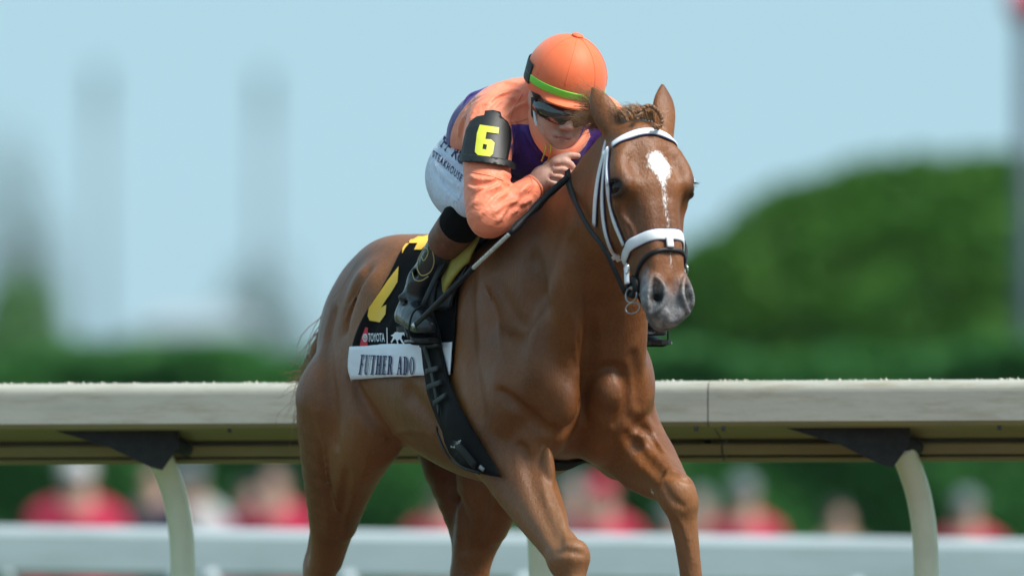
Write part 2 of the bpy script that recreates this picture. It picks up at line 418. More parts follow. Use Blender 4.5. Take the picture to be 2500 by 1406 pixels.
    C.ell(hd(.545, -.088, 0), (.030, .026, .026), .02, HD_R)
    C.chain([(*hd(.50, .042, 0), .006), (*hd(.545, .034, 0), .010), (*hd(.585, .018, 0), .006)], .025, op='-', sub=2)
    for sw in (-1, 1):
        C.chain([(*hd(.486, .036, sw * .050), .009), (*hd(.508, .036, sw * .051), .016), (*hd(.532, .031, sw * .050), .020), (*hd(.554, .021, sw * .055), .015), (*hd(.568, .004, sw * .062), .007)], .008, op='-', sub=3)
        C.chain([(*hd(.500, .020, sw * .046), .006), (*hd(.528, .008, sw * .036), .012), (*hd(.520, -.03, sw * .028), .008)], .006, op='-', sub=2)
        C.chain([(*hd(.476, .036, sw * .044), .004), (*hd(.496, .042, sw * .032), .005), (*hd(.528, .040, sw * .026), .006), (*hd(.556, .030, sw * .034), .005), (*hd(.572, .012, sw * .048), .004)], .010, sub=3)   # inner rim
        C.chain([(*hd(.560, -.040, sw * .054), .003), (*hd(.590, -.038, sw * .030), .0035), (*hd(.603, -.036, 0), .0035)], .006, op='-', sub=2)
        C.ell(hd(.186, .021, sw * .121), (.022, .027, .016), .006, HD_R, op='-')           # eye opening
        # lids
        C.chain([(*hd(.190, -.008, sw * .110), .005), (*hd(.165, .005, sw * .120), .0066), (*hd(.163, .027, sw * .118), .0064), (*hd(.183, .044, sw * .104), .004)], .007, sub=3)
        C.chain([(*hd(.190, -.008, sw * .110), .004), (*hd(.206, .005, sw * .117), .005), (*hd(.208, .027, sw * .114), .0045), (*hd(.187, .044, sw * .104), .004)], .006, sub=3)
    # ears, laid a little back
    for sw, tip, turn in ((-1, hd(-.165, -.060, -.096), .75), (1, hd(-.168, -.035, .112), -.15)):
        b = Vector(hd(.005, -.035, sw * .072 + .014)); t = Vector(tip); axv = (t - b); L = axv.length; axv.normalize()
        sv = (Vector(HD_W) * math.cos(turn) + Vector(HD_N) * math.sin(turn)); sv = (sv - axv * sv.dot(axv)).normalized(); uv = sv.cross(axv)
        f2 = (tuple(b), tuple(axv), tuple(uv), tuple(sv))
        C.loft([(-.03, 0, .024, .024, .028, 2, 2), (.0, 0, .024, .026, .030, 2, 2), (L * .25, .002, .024, .025, .034, 2, 2), (L * .5, .004, .020, .020, .036, 2, 2), (L * .72, .003, .015, .014, .029, 2, 2), (L * .9, .0, .008, .008, .014, 2, 2), (L, -.002, .004, .004, .004, 2, 2)], .02, frame=f2)
        sg = -1
        C.loft([(L * .12, sg * .022, .010, .010, .012, 2, 2), (L * .4, sg * .020, .014, .014, .020, 2, 2), (L * .7, sg * .014, .008, .008, .014, 2, 2), (L * .92, sg * .006, .003, .003, .003, 2, 2)], .006, frame=f2, op='-')
    if bvh:
        def path(pl, r, push):
            out = []
            for p in smooth_run([np.array(p, float) for p in pl], 4):
                o, d = ray(*p); co, no, _, _ = bvh.ray_cast(o, d)
                if co is not None: out.append((*(co + no * push), r))
            n = len(out)
            return [(*p[:3], p[3] * (.35 + .65 * math.sin(math.pi * (i + .5) / n))) for i, p in enumerate(out)]
        for px_, py_, rad, dep, k in LOBES:
            o, d = ray(px_, py_); co, no, _, _ = bvh.ray_cast(o, d)
            if co is not None: C.ell(co - no * dep, rad, k)
        for pl, r, k, pu in GROOVES: C.chain(path(pl, r, r * pu), k, op='-')
        for pl, r in VEINS: C.chain(path(pl, r * 1.45, -r * .1), .008)
    return C
QUAL=1.0
# ------------------------------------------------------------------ materials
class NT:
    """small helper round a material's node tree"""
    def __init__(s, name):
        s.m = bpy.data.materials.new(name); s.m.use_nodes = True
        s.n, s.l = s.m.node_tree.nodes, s.m.node_tree.links
        s.b = s.n["Principled BSDF"]
    def node(s, t, **kw):
        x = s.n.new(t)
        for k, v in kw.items(): setattr(x, k, v)
        return x
    def set(s, node, i, v):
        if isinstance(v, bpy.types.NodeSocket): s.l.new(v, node.inputs[i])
        else: node.inputs[i].default_value = v
    def noise(s, scale, detail=3, rough=.5, vec=None, out=0, dist=0):
        x = s.node("ShaderNodeTexNoise"); x.inputs["Scale"].default_value = scale; x.inputs["Detail"].default_value = detail; x.inputs["Roughness"].default_value = rough; x.inputs["Distortion"].default_value = dist
        s.l.new(vec if vec is not None else s.coord(), x.inputs["Vector"]); return x.outputs[out]
    def coord(s):
        if not hasattr(s, '_c'): s._c = s.node("ShaderNodeTexCoord").outputs["Object"]
        return s._c
    def scaled(s, sx, sy, sz, rot=(0, 0, 0)):
        x = s.node("ShaderNodeMapping"); x.inputs["Scale"].default_value = (sx, sy, sz); x.inputs["Rotation"].default_value = rot
        s.l.new(s.coord(), x.inputs["Vector"]); return x.outputs[0]
    def ramp(s, f, *stops):
        x = s.node("ShaderNodeValToRGB"); e = x.color_ramp.elements
        while len(e) < len(stops): e.new(0.5)
        for el, (p, c) in zip(e, stops): el.position = p; el.color = (*c, 1) if len(c) == 3 else c
        s.l.new(f, x.inputs[0]); return x.outputs[0]
    def mix(s, f, a, b, mode='MIX'):
        x = s.node("ShaderNodeMix", data_type='RGBA', blend_type=mode)
        for i, v in ((0, f), (6, a), (7, b)):
            if isinstance(v, tuple) and len(v) == 3: v = (*v, 1)
            s.set(x, i, v)
        return x.outputs[2]
    def math(s, op, a, b=0.0, clamp=False):
        x = s.node("ShaderNodeMath", operation=op, use_clamp=clamp); s.set(x, 0, a); s.set(x, 1, b); return x.outputs[0]
    def attr(s, name, vec=False):
        x = s.node("ShaderNodeAttribute", attribute_name=name); return x.outputs["Color" if vec else "Fac"]
    def step(s, v, edge, soft):
        x = s.node("ShaderNodeMapRange"); x.inputs[1].default_value = edge - soft; x.inputs[2].default_value = edge + soft; s.l.new(v, x.inputs[0]); return x.outputs[0]
    def ridge(s, scale, rot=(0, 0, 0), dist=.8):
        f = s.noise(1.0, 3, .5, s.scaled(*scale, rot), dist=dist)
        a = s.math('ABSOLUTE', s.math('SUBTRACT', f, .5)); return s.math('POWER', s.math('SUBTRACT', 1.0, s.math('MULTIPLY', a, 5.0), True), 2.0)
    def bump(s, h, strength=.3, dist=.01, prev=None):
        x = s.node("ShaderNodeBump"); x.inputs["Strength"].default_value = strength; x.inputs["Distance"].default_value = dist; s.l.new(h, x.inputs["Height"])
        if prev is not None: s.l.new(prev, x.inputs["Normal"])
        return x.outputs[0]
    def done(s, col=None, rough=None, normal=None, **kw):
        if col is not None: s.set(s.b, "Base Color", (*col, 1) if isinstance(col, tuple) and len(col) == 3 else col)
        if rough is not None: s.set(s.b, "Roughness", rough)
        if normal is not None: s.l.new(normal, s.b.inputs["Normal"])
        for k, v in kw.items(): s.set(s.b, k.replace('_', ' '), v)
        return s.m

def simple(name, col, rough=.5, var=.25, scale=30, bump=.0, bscale=200, bdist=.002, **kw):
    t = NT(name)
    f = t.noise(scale, 4, .6)
    c = t.ramp(f, (.3, tuple(v * (1 - var) for v in col)), (.7, tuple(min(1, v * (1 + var)) for v in col)))
    n = t.bump(t.noise(bscale, 3), bump, bdist) if bump else None
    return t.done(c, rough, n, **kw)

MAT = {}
def coat_material():
    t = NT("chestnut_coat")
    big = t.noise(3.0, 4, .55); mid = t.noise(13, 5, .65); fine = t.noise(170, 4, .7, t.scaled(1, 1, .30)); speck = t.noise(150, 4, .7)
    base = t.ramp(big, (.30, (.108, .031, .006)), (.52, (.200, .063, .012)), (.72, (.295, .104, .022)))
    base = t.mix(t.math('MULTIPLY', t.step(mid, .52, .22), .40), base, (.265, .104, .033))
    base = t.mix(t.math('MULTIPLY', t.step(fine, .52, .16), .38), base, (.085, .027, .009))
    base = t.mix(t.math('MULTIPLY', t.step(speck, .60, .10), .22), base, (.33, .17, .095))
    # pale, greyish skin of the muzzle and round the eye; dark eye rims and nostril insides; white marking
    mz = t.attr("muzzle"); mzn = t.math('ADD', mz, t.math('MULTIPLY', t.math('SUBTRACT', t.noise(45, 4, .65), .5), .6))
    grey = t.ramp(t.noise(34, 6, .75), (.30, (.050, .050, .056)), (.5, (.16, .155, .16)), (.72, (.40, .385, .375)))
    base = t.mix(t.step(mzn, .5, .32), base, grey)
    dk = t.math('ADD', t.attr("dark"), t.math('MULTIPLY', t.math('SUBTRACT', mid, .5), .3))
    base = t.mix(t.math('MULTIPLY', t.step(dk, .5, .45), .85), base, (.022, .014, .011))
    pl = t.math('ADD', t.attr("pale"), t.math('MULTIPLY', t.math('SUBTRACT', mid, .5), .5))
    base = t.mix(t.math('MULTIPLY', t.step(pl, .5, .5), .55), base, (.33, .17, .085))
    bz = t.math('ADD', t.attr("blaze"), t.math('MULTIPLY', t.math('SUBTRACT', t.noise(260, 4, .75, t.scaled(1, 1, .25)), .58), .055))
    base = t.mix(t.step(bz, 0.0, .0045), base, (.80, .79, .77))
    n = t.bump(fine, .6, .003)
    n = t.bump(speck, .30, .0020, n)
    n = t.bump(t.noise(55, 4, .6), .30, .004, n)
    n = t.bump(t.noise(1.0, 4, .6, t.scaled(24, 24, 8)), .28, .014, n)
    return t.done(base, t.ramp(mid, (.3, (.34,) * 3), (.7, (.50,) * 3)), n, Specular_IOR_Level=.38)

def cloth_material(name, col, rough=.75, weave=1500, wrinkle=.4, wr_scale=(9, 9, 22), var=.12, spec=.25, sheen=.15):
    t = NT(name)
    c = t.ramp(t.noise(8, 4, .6), (.3, tuple(v * (1 - var) for v in col)), (.7, tuple(min(1, v * (1 + var * .6)) for v in col)))
    n = t.bump(t.noise(weave, 1), .15, .0006)
    if wrinkle > .5: n = t.bump(t.ridge((34, 10, 16), (.5, .2, .3)), .4, .008, n)
    if wrinkle: n = t.bump(t.noise(1.0, 3, .5, t.scaled(*wr_scale), dist=.6), wrinkle, .02, n)
    return t.done(c, rough, n, Specular_IOR_Level=spec, Sheen_Weight=sheen)

def silks_material():
    """orange racing jacket with purple panels; the panels come as the attribute 'panel'"""
    t = NT("racing_silks")
    o = t.ramp(t.noise(7, 3, .5), (.3, (.90, .235, .120)), (.7, (.95, .285, .155)))
    p = t.ramp(t.noise(9, 3, .5), (.3, (.055, .018, .19)), (.7, (.085, .028, .28)))
    c = t.mix(t.step(t.attr("panel"), 0, .0012), o, p)
    n = t.bump(t.noise(1400, 1), .12, .0005)
    n = t.bump(t.noise(1.0, 4, .6, t.scaled(26, 12, 40, (.3, .5, .2)), dist=1.0), .12, .012, n)
    n = t.bump(t.noise(1.0, 3, .55, t.scaled(9, 22, 14, (.1, .3, .7)), dist=1.0), .14, .016, n)
    n = t.bump(t.ridge((12, 7, 17), (.4, .6, .2)), .17, .010, n)
    n = t.bump(t.ridge((26, 17, 9), (.2, .1, .9)), .13, .006, n)
    return t.done(c, .50, n, Specular_IOR_Level=.4, Sheen_Weight=.15)

def skin_material():
    t = NT("skin")
    c = t.ramp(t.noise(38, 5, .65), (.25, (.46, .225, .16)), (.5, (.60, .335, .255)), (.75, (.68, .42, .34)))
    c = t.mix(t.math('MULTIPLY', t.step(t.attr("flush"), .5, .45), .55), c, (.42, .13, .11))
    n = t.bump(t.noise(320, 3, .6), .25, .001)
    n = t.bump(t.noise(70, 3, .6), .30, .002, n)
    return t.done(c, .5, n, Subsurface_Weight=.12, Subsurface_Radius=(.01, .004, .002), Specular_IOR_Level=.4)

MAT['coat'] = coat_material()
MAT['silks'] = silks_material()
MAT['skin'] = skin_material()
MAT['hair'] = simple("horse_hair", (.28, .135, .055), .5, .45, 60)
MAT['plait'] = simple('plaited_hair', (.19, .085, .036), .5, .5, 90)
MAT['eye'] = simple("horse_eye", (.008, .005, .004), .06, .2, 20, Specular_IOR_Level=.35)
MAT['hoof'] = simple("hoof_horn", (.05, .04, .035), .5)
MAT['white_strap'] = simple("white_vinyl_strap", (.80, .81, .84), .38, .05, 40, .15, 300)
MAT['navy_edge'] = simple("navy_strap_edging", (.015, .02, .10), .5)
MAT['black_leather'] = simple("black_leather", (.008, .008, .009), .5, .4, 60, .25, 260, Specular_IOR_Level=.3)
MAT['boot_leather'] = simple("black_boot_leather", (.020, .024, .028), .22, .4, 12, .35, 26, .012)
MAT['girth_web'] = cloth_material('black_girth_webbing', (.006, .006, .007), .8, 900, .15, (12, 12, 12), .3, .15, .0)
MAT['steel'] = simple("steel", (.55, .55, .56), .22, .15, 40, Metallic=1.0)
MAT['dull_steel'] = simple("dull_steel", (.30, .30, .30), .4, .3, 60, Metallic=1.0)
MAT['rubber'] = simple("black_rubber", (.008, .008, .009), .55, Specular_IOR_Level=.3)
MAT['black_cloth'] = cloth_material("black_saddle_cloth", (.005, .005, .006), .9, 1500, .35, (7, 7, 18), .3, .08, .0)
MAT['white_cloth'] = cloth_material("white_cloth", (.86, .87, .93), .8, 1500, .15, (10, 10, 30), .04)
MAT['breeches'] = cloth_material("white_breeches", (.66, .70, .82), .7, 1500, .7, (50, 14, 22), .05)
MAT['yellow_patch'] = cloth_material("yellow_patch", (.86, .50, .045), .7, 1500, .15, (9, 9, 9), .08)
MAT['yellow_digit'] = simple("yellow_digit", (.64, .66, .05), .5, .06, 30)
MAT['badge'] = simple("black_badge", (.007, .008, .008), .5, .3, 40, .2, 300)
MAT['navy_print'] = simple("navy_lettering", (.005, .007, .075), .7)
MAT['red_print'] = simple("red_emblem", (.62, .012, .03), .6, .05)
MAT['white_print'] = simple("white_emblem", (.80, .82, .86), .6, .03)
MAT['black_knee'] = cloth_material("black_stretch_fabric", (.004, .004, .005), .85, 900, .2, (10, 10, 10), .3, .08, .0)
MAT['brown_leather'] = simple("brown_leather", (.17, .062, .035), .5, .3, 45, .3, 120)
MAT['olive_foam'] = simple("olive_yellow_foam", (.34, .27, .045), .7, .18, 25, .2, 200)
MAT['grey_foam'] = simple("pale_grey_foam", (.50, .51, .56), .7, .1, 25, .2, 200)
MAT['helmet'] = cloth_material("orange_helmet_cover", (.88, .165, .055), .55, 1800, .16, (14, 14, 9), .05, .35, .2)
MAT['silk_orange'] = cloth_material('orange_silk', (.92, .255, .13), .58, 1400, .2, (14, 10, 26), .05, .35, .2)
MAT['lime'] = simple("lime_band", (.22, .72, .06), .5, .06)
def lens_material():
    t = NT("goggle_lens")
    c = t.ramp(t.noise(22, 3, .5), (.35, (.006, .007, .008)), (.75, (.03, .035, .04)))
    return t.done(c, .06, t.bump(t.noise(24, 2), .35, .01), Specular_IOR_Level=.8, Coat_Weight=.8, Coat_Roughness=.03)
MAT['lens'] = lens_material()
MAT['lip'] = simple("lips", (.36, .13, .12), .5, .15, 60)
MAT['gold'] = simple("gold_zip", (.72, .40, .06), .3, .2, 60, Metallic=.9)

# ------------------------------------------------------------------ object helpers
def tag(o, label=None, cat=None, group=None, kind=None):
    for k, v in (("label", label), ("category", cat), ("group", group), ("kind", kind)):
        if v: o[k] = v
    return o
def link(name, me, material=None, parent=None, matrix=None):
    o = bpy.data.objects.new(name, me); COL.objects.link(o)
    if material is not None: me.materials.append(material)
    if parent is not None: o.parent = parent
    elif matrix is not None: o.matrix_world = matrix
    return o
def empty(name, matrix):
    o = bpy.data.objects.new(name, None); COL.objects.link(o); o.matrix_world = matrix; o.empty_display_size = .1
    return o
def fattr(me, name, arr):
    a = me.attributes.new(name, 'FLOAT', 'POINT'); a.data.foreach_set("value", np.asarray(arr, dtype=np.float32))
def bvh_of(me): 
    return BVHTree.FromPolygons([v.co[:] for v in me.vertices], [p.vertices[:] for p in me.polygons])
def bvh_vq(V, Q): return BVHTree.FromPolygons(V.tolist(), Q.tolist())
def grid_faces(nu, nv, wrap_u=False, wrap_v=False):
    f = []
    for i in range(nu if wrap_u else nu - 1):
        for j in range(nv if wrap_v else nv - 1):
            a, b = i % nu, (i + 1) % nu; c, d = j % nv, (j + 1) % nv
            f.append((a * nv + c, b * nv + c, b * nv + d, a * nv + d))
    return f
def py_mesh(name, v, f, smooth=True):
    me = bpy.data.meshes.new(name); me.from_pydata([tuple(p) for p in v], [], f)
    if smooth: me.polygons.foreach_set("use_smooth", [True] * len(me.polygons))
    me.update(); return me
def tube_mesh(name, pts, r, n=8, caps=True, smooth=True):
    """round tube along points; r a number or one per point"""
    P = [Vector(p) for p in pts]; R = r if hasattr(r, '__len__') else [r] * len(P)
    v, f = [], []; side = None
    for i, p in enumerate(P):
        t = (P[min(i + 1, len(P) - 1)] - P[max(i - 1, 0)]).normalized()
        if side is None: side = t.orthogonal().normalized()
        side = (side - t * side.dot(t)).normalized(); up = t.cross(side)
        for j in range(n):
            a = 2 * math.pi * j / n; v.append(p + (side * math.cos(a) + up * math.sin(a)) * R[i])
    f = [(i * n + j, i * n + (j + 1) % n, (i + 1) * n + (j + 1) % n, (i + 1) * n + j) for i in range(len(P) - 1) for j in range(n)]
    if caps: f += [tuple(reversed(range(n))), tuple(range((len(P) - 1) * n, len(P) * n))]
    return py_mesh(name, v, f, smooth)
def curve3(pts, sub=6): return [Vector(p) for p in smooth_run([np.array(p, float) for p in pts], sub)]
def strap_mesh(name, pts, nrm, width, thick, lift=0.0, closed=False):
    """flat band with rounded edges following points with surface normals"""
    sec = [(-.5, 0), (-.5, .55), (-.38, 1), (.38, 1), (.5, .55), (.5, 0)]
    v, f = [], []; n = len(pts); k = len(sec)
    W = width if hasattr(width, '__len__') else [width] * n
    for i in range(n):
        a = pts[(i - 1) % n] if closed else pts[max(i - 1, 0)]; b = pts[(i + 1) % n] if closed else pts[min(i + 1, n - 1)]
        t = (Vector(b) - Vector(a)).normalized(); no = Vector(nrm[i]); no = (no - t * no.dot(t)).normalized(); s_ = t.cross(no)
        for (u, h) in sec: v.append(Vector(pts[i]) + s_ * (u * W[i]) + no * (lift + h * thick))
    for i in range(n if closed else n - 1):
        for j in range(k):
            a, b = i, (i + 1) % n; f.append((a * k + j, a * k + (j + 1) % k, b * k + (j + 1) % k, b * k + j))
    if not closed: f += [tuple(range(k)), tuple(reversed(range((n - 1) * k, n * k)))]
    me = py_mesh(name, v, f); 
    bm = bmesh.new(); bm.from_mesh(me); bmesh.ops.recalc_face_normals(bm, faces=bm.faces); bm.to_mesh(me); bm.free()
    return me
def on_surface(pl, bvh, sub=5):
    """photo polyline dropped on to a surface -> points, normals (horse frame)"""
    P, N = [], []
    for p in smooth_run([np.array(p, float) for p in pl], sub):
        o, d = ray(*p); co, no, _, _ = bvh.ray_cast(o, d)
        if co is None: continue
        if no.dot(d) > 0: no = -no
        P.append(co); N.append(no)
    return P, smooth_n(N)
def smooth_n(N, it=3):
    for _ in range(it):
        N = [(N[max(i - 1, 0)] + N[i] * 2 + N[min(i + 1, len(N) - 1)]).normalized() for i in range(len(N))]
    return N
def snap(pts, bvh, sub=4, lift=0.0):
    P, N = [], []
    for p in smooth_run([np.array(p, float) for p in pts], sub):
        co, no, _, _ = bvh.find_nearest(Vector(p)); P.append(co + no * lift); N.append(no)
    return P, smooth_n(N)
def poly_mesh2d(polys, cut):
    """2-D polygons (outer, or [outer, hole...]) -> bmesh triangulated and cut fine enough to bend"""
    bm = bmesh.new()
    for loops in polys:
        if not isinstance(loops[0][0], (tuple, list)): loops = [loops]
        ed = []
        for lp in loops:
            vs = [bm.verts.new((x, y, 0)) for x, y in lp]
            ed += [bm.edges.new((vs[i], vs[(i + 1) % len(vs)])) for i in range(len(vs))]
        bmesh.ops.triangle_fill(bm, edges=ed, use_beauty=True)
    for _ in range(5):
        le = [e for e in bm.edges if e.calc_length() > cut]
        if not le: break
        bmesh.ops.subdivide_edges(bm, edges=le, cuts=1); bmesh.ops.triangulate(bm, faces=[f for f in bm.faces if len(f.verts) > 3])
    return bm
def press(name, bm, bvh, mapping, lift, thick=0.0):
    """lay a flat shape on a surface: mapping turns its xy into a photo pixel"""
    bad = []
    for v in bm.verts:
        o, d = ray(*mapping(v.co.x, v.co.y)); co, no, _, _ = bvh.ray_cast(o, d)
        if co is None: bad.append(v); continue
        if no.dot(d) > 0: no = -no
        v.co = co + no * lift
    bmesh.ops.delete(bm, geom=bad, context='VERTS')
    cd = ray(1250, 700)[1]
    bm.normal_update()
    fl = [f for f in bm.faces if f.normal.dot(cd) > 0]
    if fl: bmesh.ops.reverse_faces(bm, faces=fl)
    if thick:
        r = bmesh.ops.solidify(bm, geom=list(bm.faces), thickness=thick)
    me = bpy.data.meshes.new(name); bm.to_mesh(me); bm.free()
    me.polygons.foreach_set("use_smooth", [True] * len(me.polygons)); return me
def text_bm(txt, cut, bold=0.0, shear=0.0, space=1.0):
    cu = bpy.data.curves.new("lettering", 'FONT'); cu.body = txt; cu.size = 1.0; cu.offset = bold; cu.shear = shear; cu.space_character = space; cu.resolution_u = 3
    ob = bpy.data.objects.new("lettering", cu); COL.objects.link(ob)
    bpy.context.view_layer.update()
    me = ob.to_mesh(); bm = bmesh.new(); bm.from_mesh(me); ob.to_mesh_clear()
    bpy.data.objects.remove(ob); bpy.data.curves.remove(cu)
    xs = [v.co.x for v in bm.verts]; ys = [v.co.y for v in bm.verts]
    x0, x1, y0, y1 = min(xs), max(xs), min(ys), max(ys)
    for v in bm.verts: v.co.x = (v.co.x - x0) / (x1 - x0); v.co.y = (v.co.y - y0) / (y1 - y0); v.co.z = 0
    bmesh.ops.remove_doubles(bm, verts=bm.verts, dist=1e-5)
    return bm
def quad_map(bl, br, tr, tl):
    """unit square -> photo quad"""
    def f(x, y): return tuple((1 - x) * (1 - y) * bl[i] + x * (1 - y) * br[i] + x * y * tr[i] + (1 - x) * y * tl[i] for i in (0, 1))
    return f
same = lambda x, y: (x, y)
R_ = math.radians
# ------------------------------------------------------------------ horse object
rng = np.random.default_rng(7)
_V, _Q = build_horse(2.2).mesh(2)
_B = bvh_vq(_V, _Q)
HV, HQ = build_horse(QUAL, _B).mesh(1)
horse_me = np_mesh("horse", HV, HQ)
HB = bvh_vq(HV, HQ)
_rel = HV - np.array(HD_O)
h_s, h_n, h_w = (_rel @ np.array(HD_S)) / HD_L, _rel @ np.array(HD_N), _rel @ np.array(HD_W)
in_head = (h_s > -.12) & (h_n > -.24) & (HV[:, 0] > .72) & (HV[:, 2] > 1.14)
def sm(a, b, x): t = np.clip((x - a) / (b - a), 0, 1); return t * t * (3 - 2 * t)
muz = np.where(in_head, sm(.42, .57, h_s + .035 * np.abs(h_w) / .05 - .02 * (h_n > .02)), 0)
dark = np.zeros(len(HV))
for sw in (-1, 1):
    e = HV - np.array(hd(.186, .020, sw * .112)); dark = np.maximum(dark, 1.1 - 1.1 * sm(.018, .050, np.linalg.norm(e, axis=1)))
    e = HV - np.array(hd(.532, .024, sw * .047)); dark = np.maximum(dark, 1.15 * (1 - sm(.010, .026, np.linalg.norm(e, axis=1))))
pale = .75 * (1 - sm(.60, .95, HV[:, 2])) * sm(.15, .35, HV[:, 0]) + .30 * (1 - sm(.5, .8, HV[:, 2])) * (HV[:, 0] < .15) + .6 * np.exp(-((HV - np.array((-.62, -.13, .98))) ** 2).sum(1) / .012)
def poly_sd(pts, P):
    d = np.full(len(P), 9.0); ins = np.zeros(len(P), bool); n = len(pts)
    for i in range(n):
        a, b = np.array(pts[i]), np.array(pts[(i + 1) % n]); e = b - a; w = P - a
        t = np.clip((w @ e) / (e @ e), 0, 1)[:, None]; d = np.minimum(d, np.linalg.norm(w - t * e, axis=1))
        c = ((a[1] > P[:, 1]) != (b[1] > P[:, 1])) & (P[:, 0] < (b[0] - a[0]) * (P[:, 1] - a[1]) / (b[1] - a[1] + 1e-12) + a[0]); ins ^= c
    return np.where(ins, d, -d)
def face_sw(p):
    o, d = ray(*p); co = HB.ray_cast(o, d)[0]; r = np.array(co) - np.array(HD_O); return (float(r @ np.array(HD_S)), float(r @ np.array(HD_W)))
STAR = [(1580, 374), (1600, 365), (1615, 370), (1630, 390), (1642, 408), (1640, 427), (1629, 442), (1627, 462), (1631, 480), (1629, 500), (1633, 520), (1635, 545), (1638, 568), (1631, 568), (1627, 545), (1621, 520), (1617, 495), (1617, 470), (1609, 445), (1596, 425), (1581, 407), (1576, 388)]
SNIP = [(1634, 602), (1640, 602), (1640, 650), (1637, 662)]
SCAR = [(1585, 1195), (1596, 1192), (1602, 1208), (1592, 1212)]
bl = np.full(len(HV), -1.0)
fm = in_head & (h_n > -.02)
P2 = np.stack([h_s * HD_L, h_w], 1)[fm]
bl[fm] = np.maximum(poly_sd([face_sw(p) for p in STAR], P2) - .0022, poly_sd([face_sw(p) for p in SNIP], P2) - .0015)
_o, _d = ray(1593, 1201); _c = HB.ray_cast(_o, _d)[0]
if _c is not None: bl = np.maximum(bl, .008 - np.linalg.norm((HV - np.array(_c)) * np.array([1, 1, .8]), axis=1))
for nm, ar in (("muzzle", muz), ("dark", dark), ("pale", pale), ("blaze", bl)): fattr(horse_me, nm, ar)
horse = tag(link("horse", horse_me, MAT['coat'], matrix=HM), "chestnut racehorse with a white star and stripe galloping with a jockey up", "horse")

def strands(name, roots, tips, bend, n, r, mat, parent, jit=.02, seg=7, wave=.012, seed=1):
    """hair: roots and tips are runs of matching points, strands are drawn between them"""
    g = np.random.default_rng(seed); R, T, B = (np.array(a, float) for a in (roots, tips, bend)); v, f = [], []
    u = g.random(n) * (len(R) - 1); i = np.minimum(u.astype(int), len(R) - 2); w = (u - i)[:, None]
    a = R[i] * (1 - w) + R[i + 1] * w + g.normal(0, jit * .25, (n, 3)); c = T[i] * (1 - w) + T[i + 1] * w + g.normal(0, jit, (n, 3)); b = B[i] * (1 - w) + B[i + 1] * w + g.normal(0, jit * .6, (n, 3))
    ph, am, le = g.random((n, 3)) * 6.28, g.normal(0, wave, (n, 3)), .55 + .45 * g.random(n)
    for k in range(n):
        side = None
        for s_ in range(seg + 1):
            t = s_ / seg * le[k]; p = (1 - t) ** 2 * a[k] + 2 * t * (1 - t) * b[k] + t * t * c[k] + am[k] * np.sin(ph[k] + t * 5) * t
            d = Vector(2 * (1 - t) * (b[k] - a[k]) + 2 * t * (c[k] - b[k])).normalized(); side = d.orthogonal().normalized() if side is None else (side - d * side.dot(d)).normalized(); up = d.cross(side)
            rr = r * (1 - .8 * s_ / seg)
            for q in range(3): v.append(Vector(p) + (side * math.cos(q * 2.094) + up * math.sin(q * 2.094)) * rr)
        o = k * (seg + 1) * 3
        for s_ in range(seg):
            for q in range(3): f.append((o + s_ * 3 + q, o + s_ * 3 + (q + 1) % 3, o + s_ * 3 + 3 + (q + 1) % 3, o + s_ * 3 + 3 + q))
    return link(name, py_mesh(name, v, f), mat, parent)

# forelock and mane blown back from the poll over the rider's brow
poll = [hd(-.03, -.01, -.055), hd(-.045, -.03, -.02), hd(-.045, -.03, .02), hd(-.02, -.0, .045)]
strands("mane", [hd(-.015, -.02, -.045), hd(-.04, -.03, -.01), (.80, .0, 1.82), (.74, .01, 1.795)],
        [at_y(1392, 208, -.12), at_y(1402, 255, -.11), at_y(1392, 290, -.08), at_y(1405, 330, -.06)],
        [at_y(1500, 245, -.05), at_y(1490, 262, -.04), at_y(1480, 270, -.02), at_y(1470, 290, 0.0)], 1100, .0012, MAT['hair'], horse, .018, 8, .005, 3)
strands("mane", [(.78, .02, 1.80), (.62, .02, 1.74), (.45, .02, 1.665), (.30, .02, 1.60)], [(.66, .12, 1.76), (.50, .14, 1.68), (.33, .14, 1.58), (.20, .13, 1.53)],
        [(.73, .09, 1.83), (.57, .10, 1.76), (.40, .10, 1.69), (.26, .09, 1.62)], 500, .0015, MAT['hair'], horse, .02, 6, .01, 4)
strands("forelock", [hd(-.03, .01, -.045), hd(-.035, .02, 0), hd(-.02, .03, .035)], [hd(-.075, -.03, -.085), hd(-.085, -.01, -.02), hd(-.06, .03, .035)],
        [hd(-.055, .03, -.055), hd(-.075, .03, -.01), hd(-.06, .05, .03)], 420, .0012, MAT['hair'], horse, .008, 6, .004, 5)
_br = curve3([hd(-.020, .045, -.035), hd(-.050, .055, -.012), hd(-.058, .055, .012), hd(-.040, .060, .030), hd(-.012, .065, .036), hd(.012, .065, .024), hd(.012, .068, .004)], 9)
_bv = []
for k in range(2):
    pts = []
    for i, p in enumerate(_br):
        t = (_br[min(i + 1, len(_br) - 1)] - _br[max(i - 1, 0)]).normalized(); s_ = t.orthogonal().normalized(); u_ = t.cross(s_); a = i * .75 + k * math.pi
        pts.append(p + (s_ * math.cos(a) + u_ * math.sin(a)) * .0036)
    link("forelock_plait", tube_mesh("forelock_plait", pts, [.0048 * (.8 + .25 * math.sin(i * .75 * 2)) for i in range(len(pts))], 7), MAT['plait'], horse)
strands("tail", [(-1.10, -.03, 1.42), (-1.12, -.01, 1.38), (-1.11, .03, 1.42)], [at_y(735, 965, -.17), (-1.45, -.06, .95), (-1.42, .05, .95)],
        [at_y(775, 800, -.14), (-1.36, -.07, 1.25), (-1.33, .03, 1.28)], 700, .0026, MAT['hair'], horse, .030, 8, .02, 6)
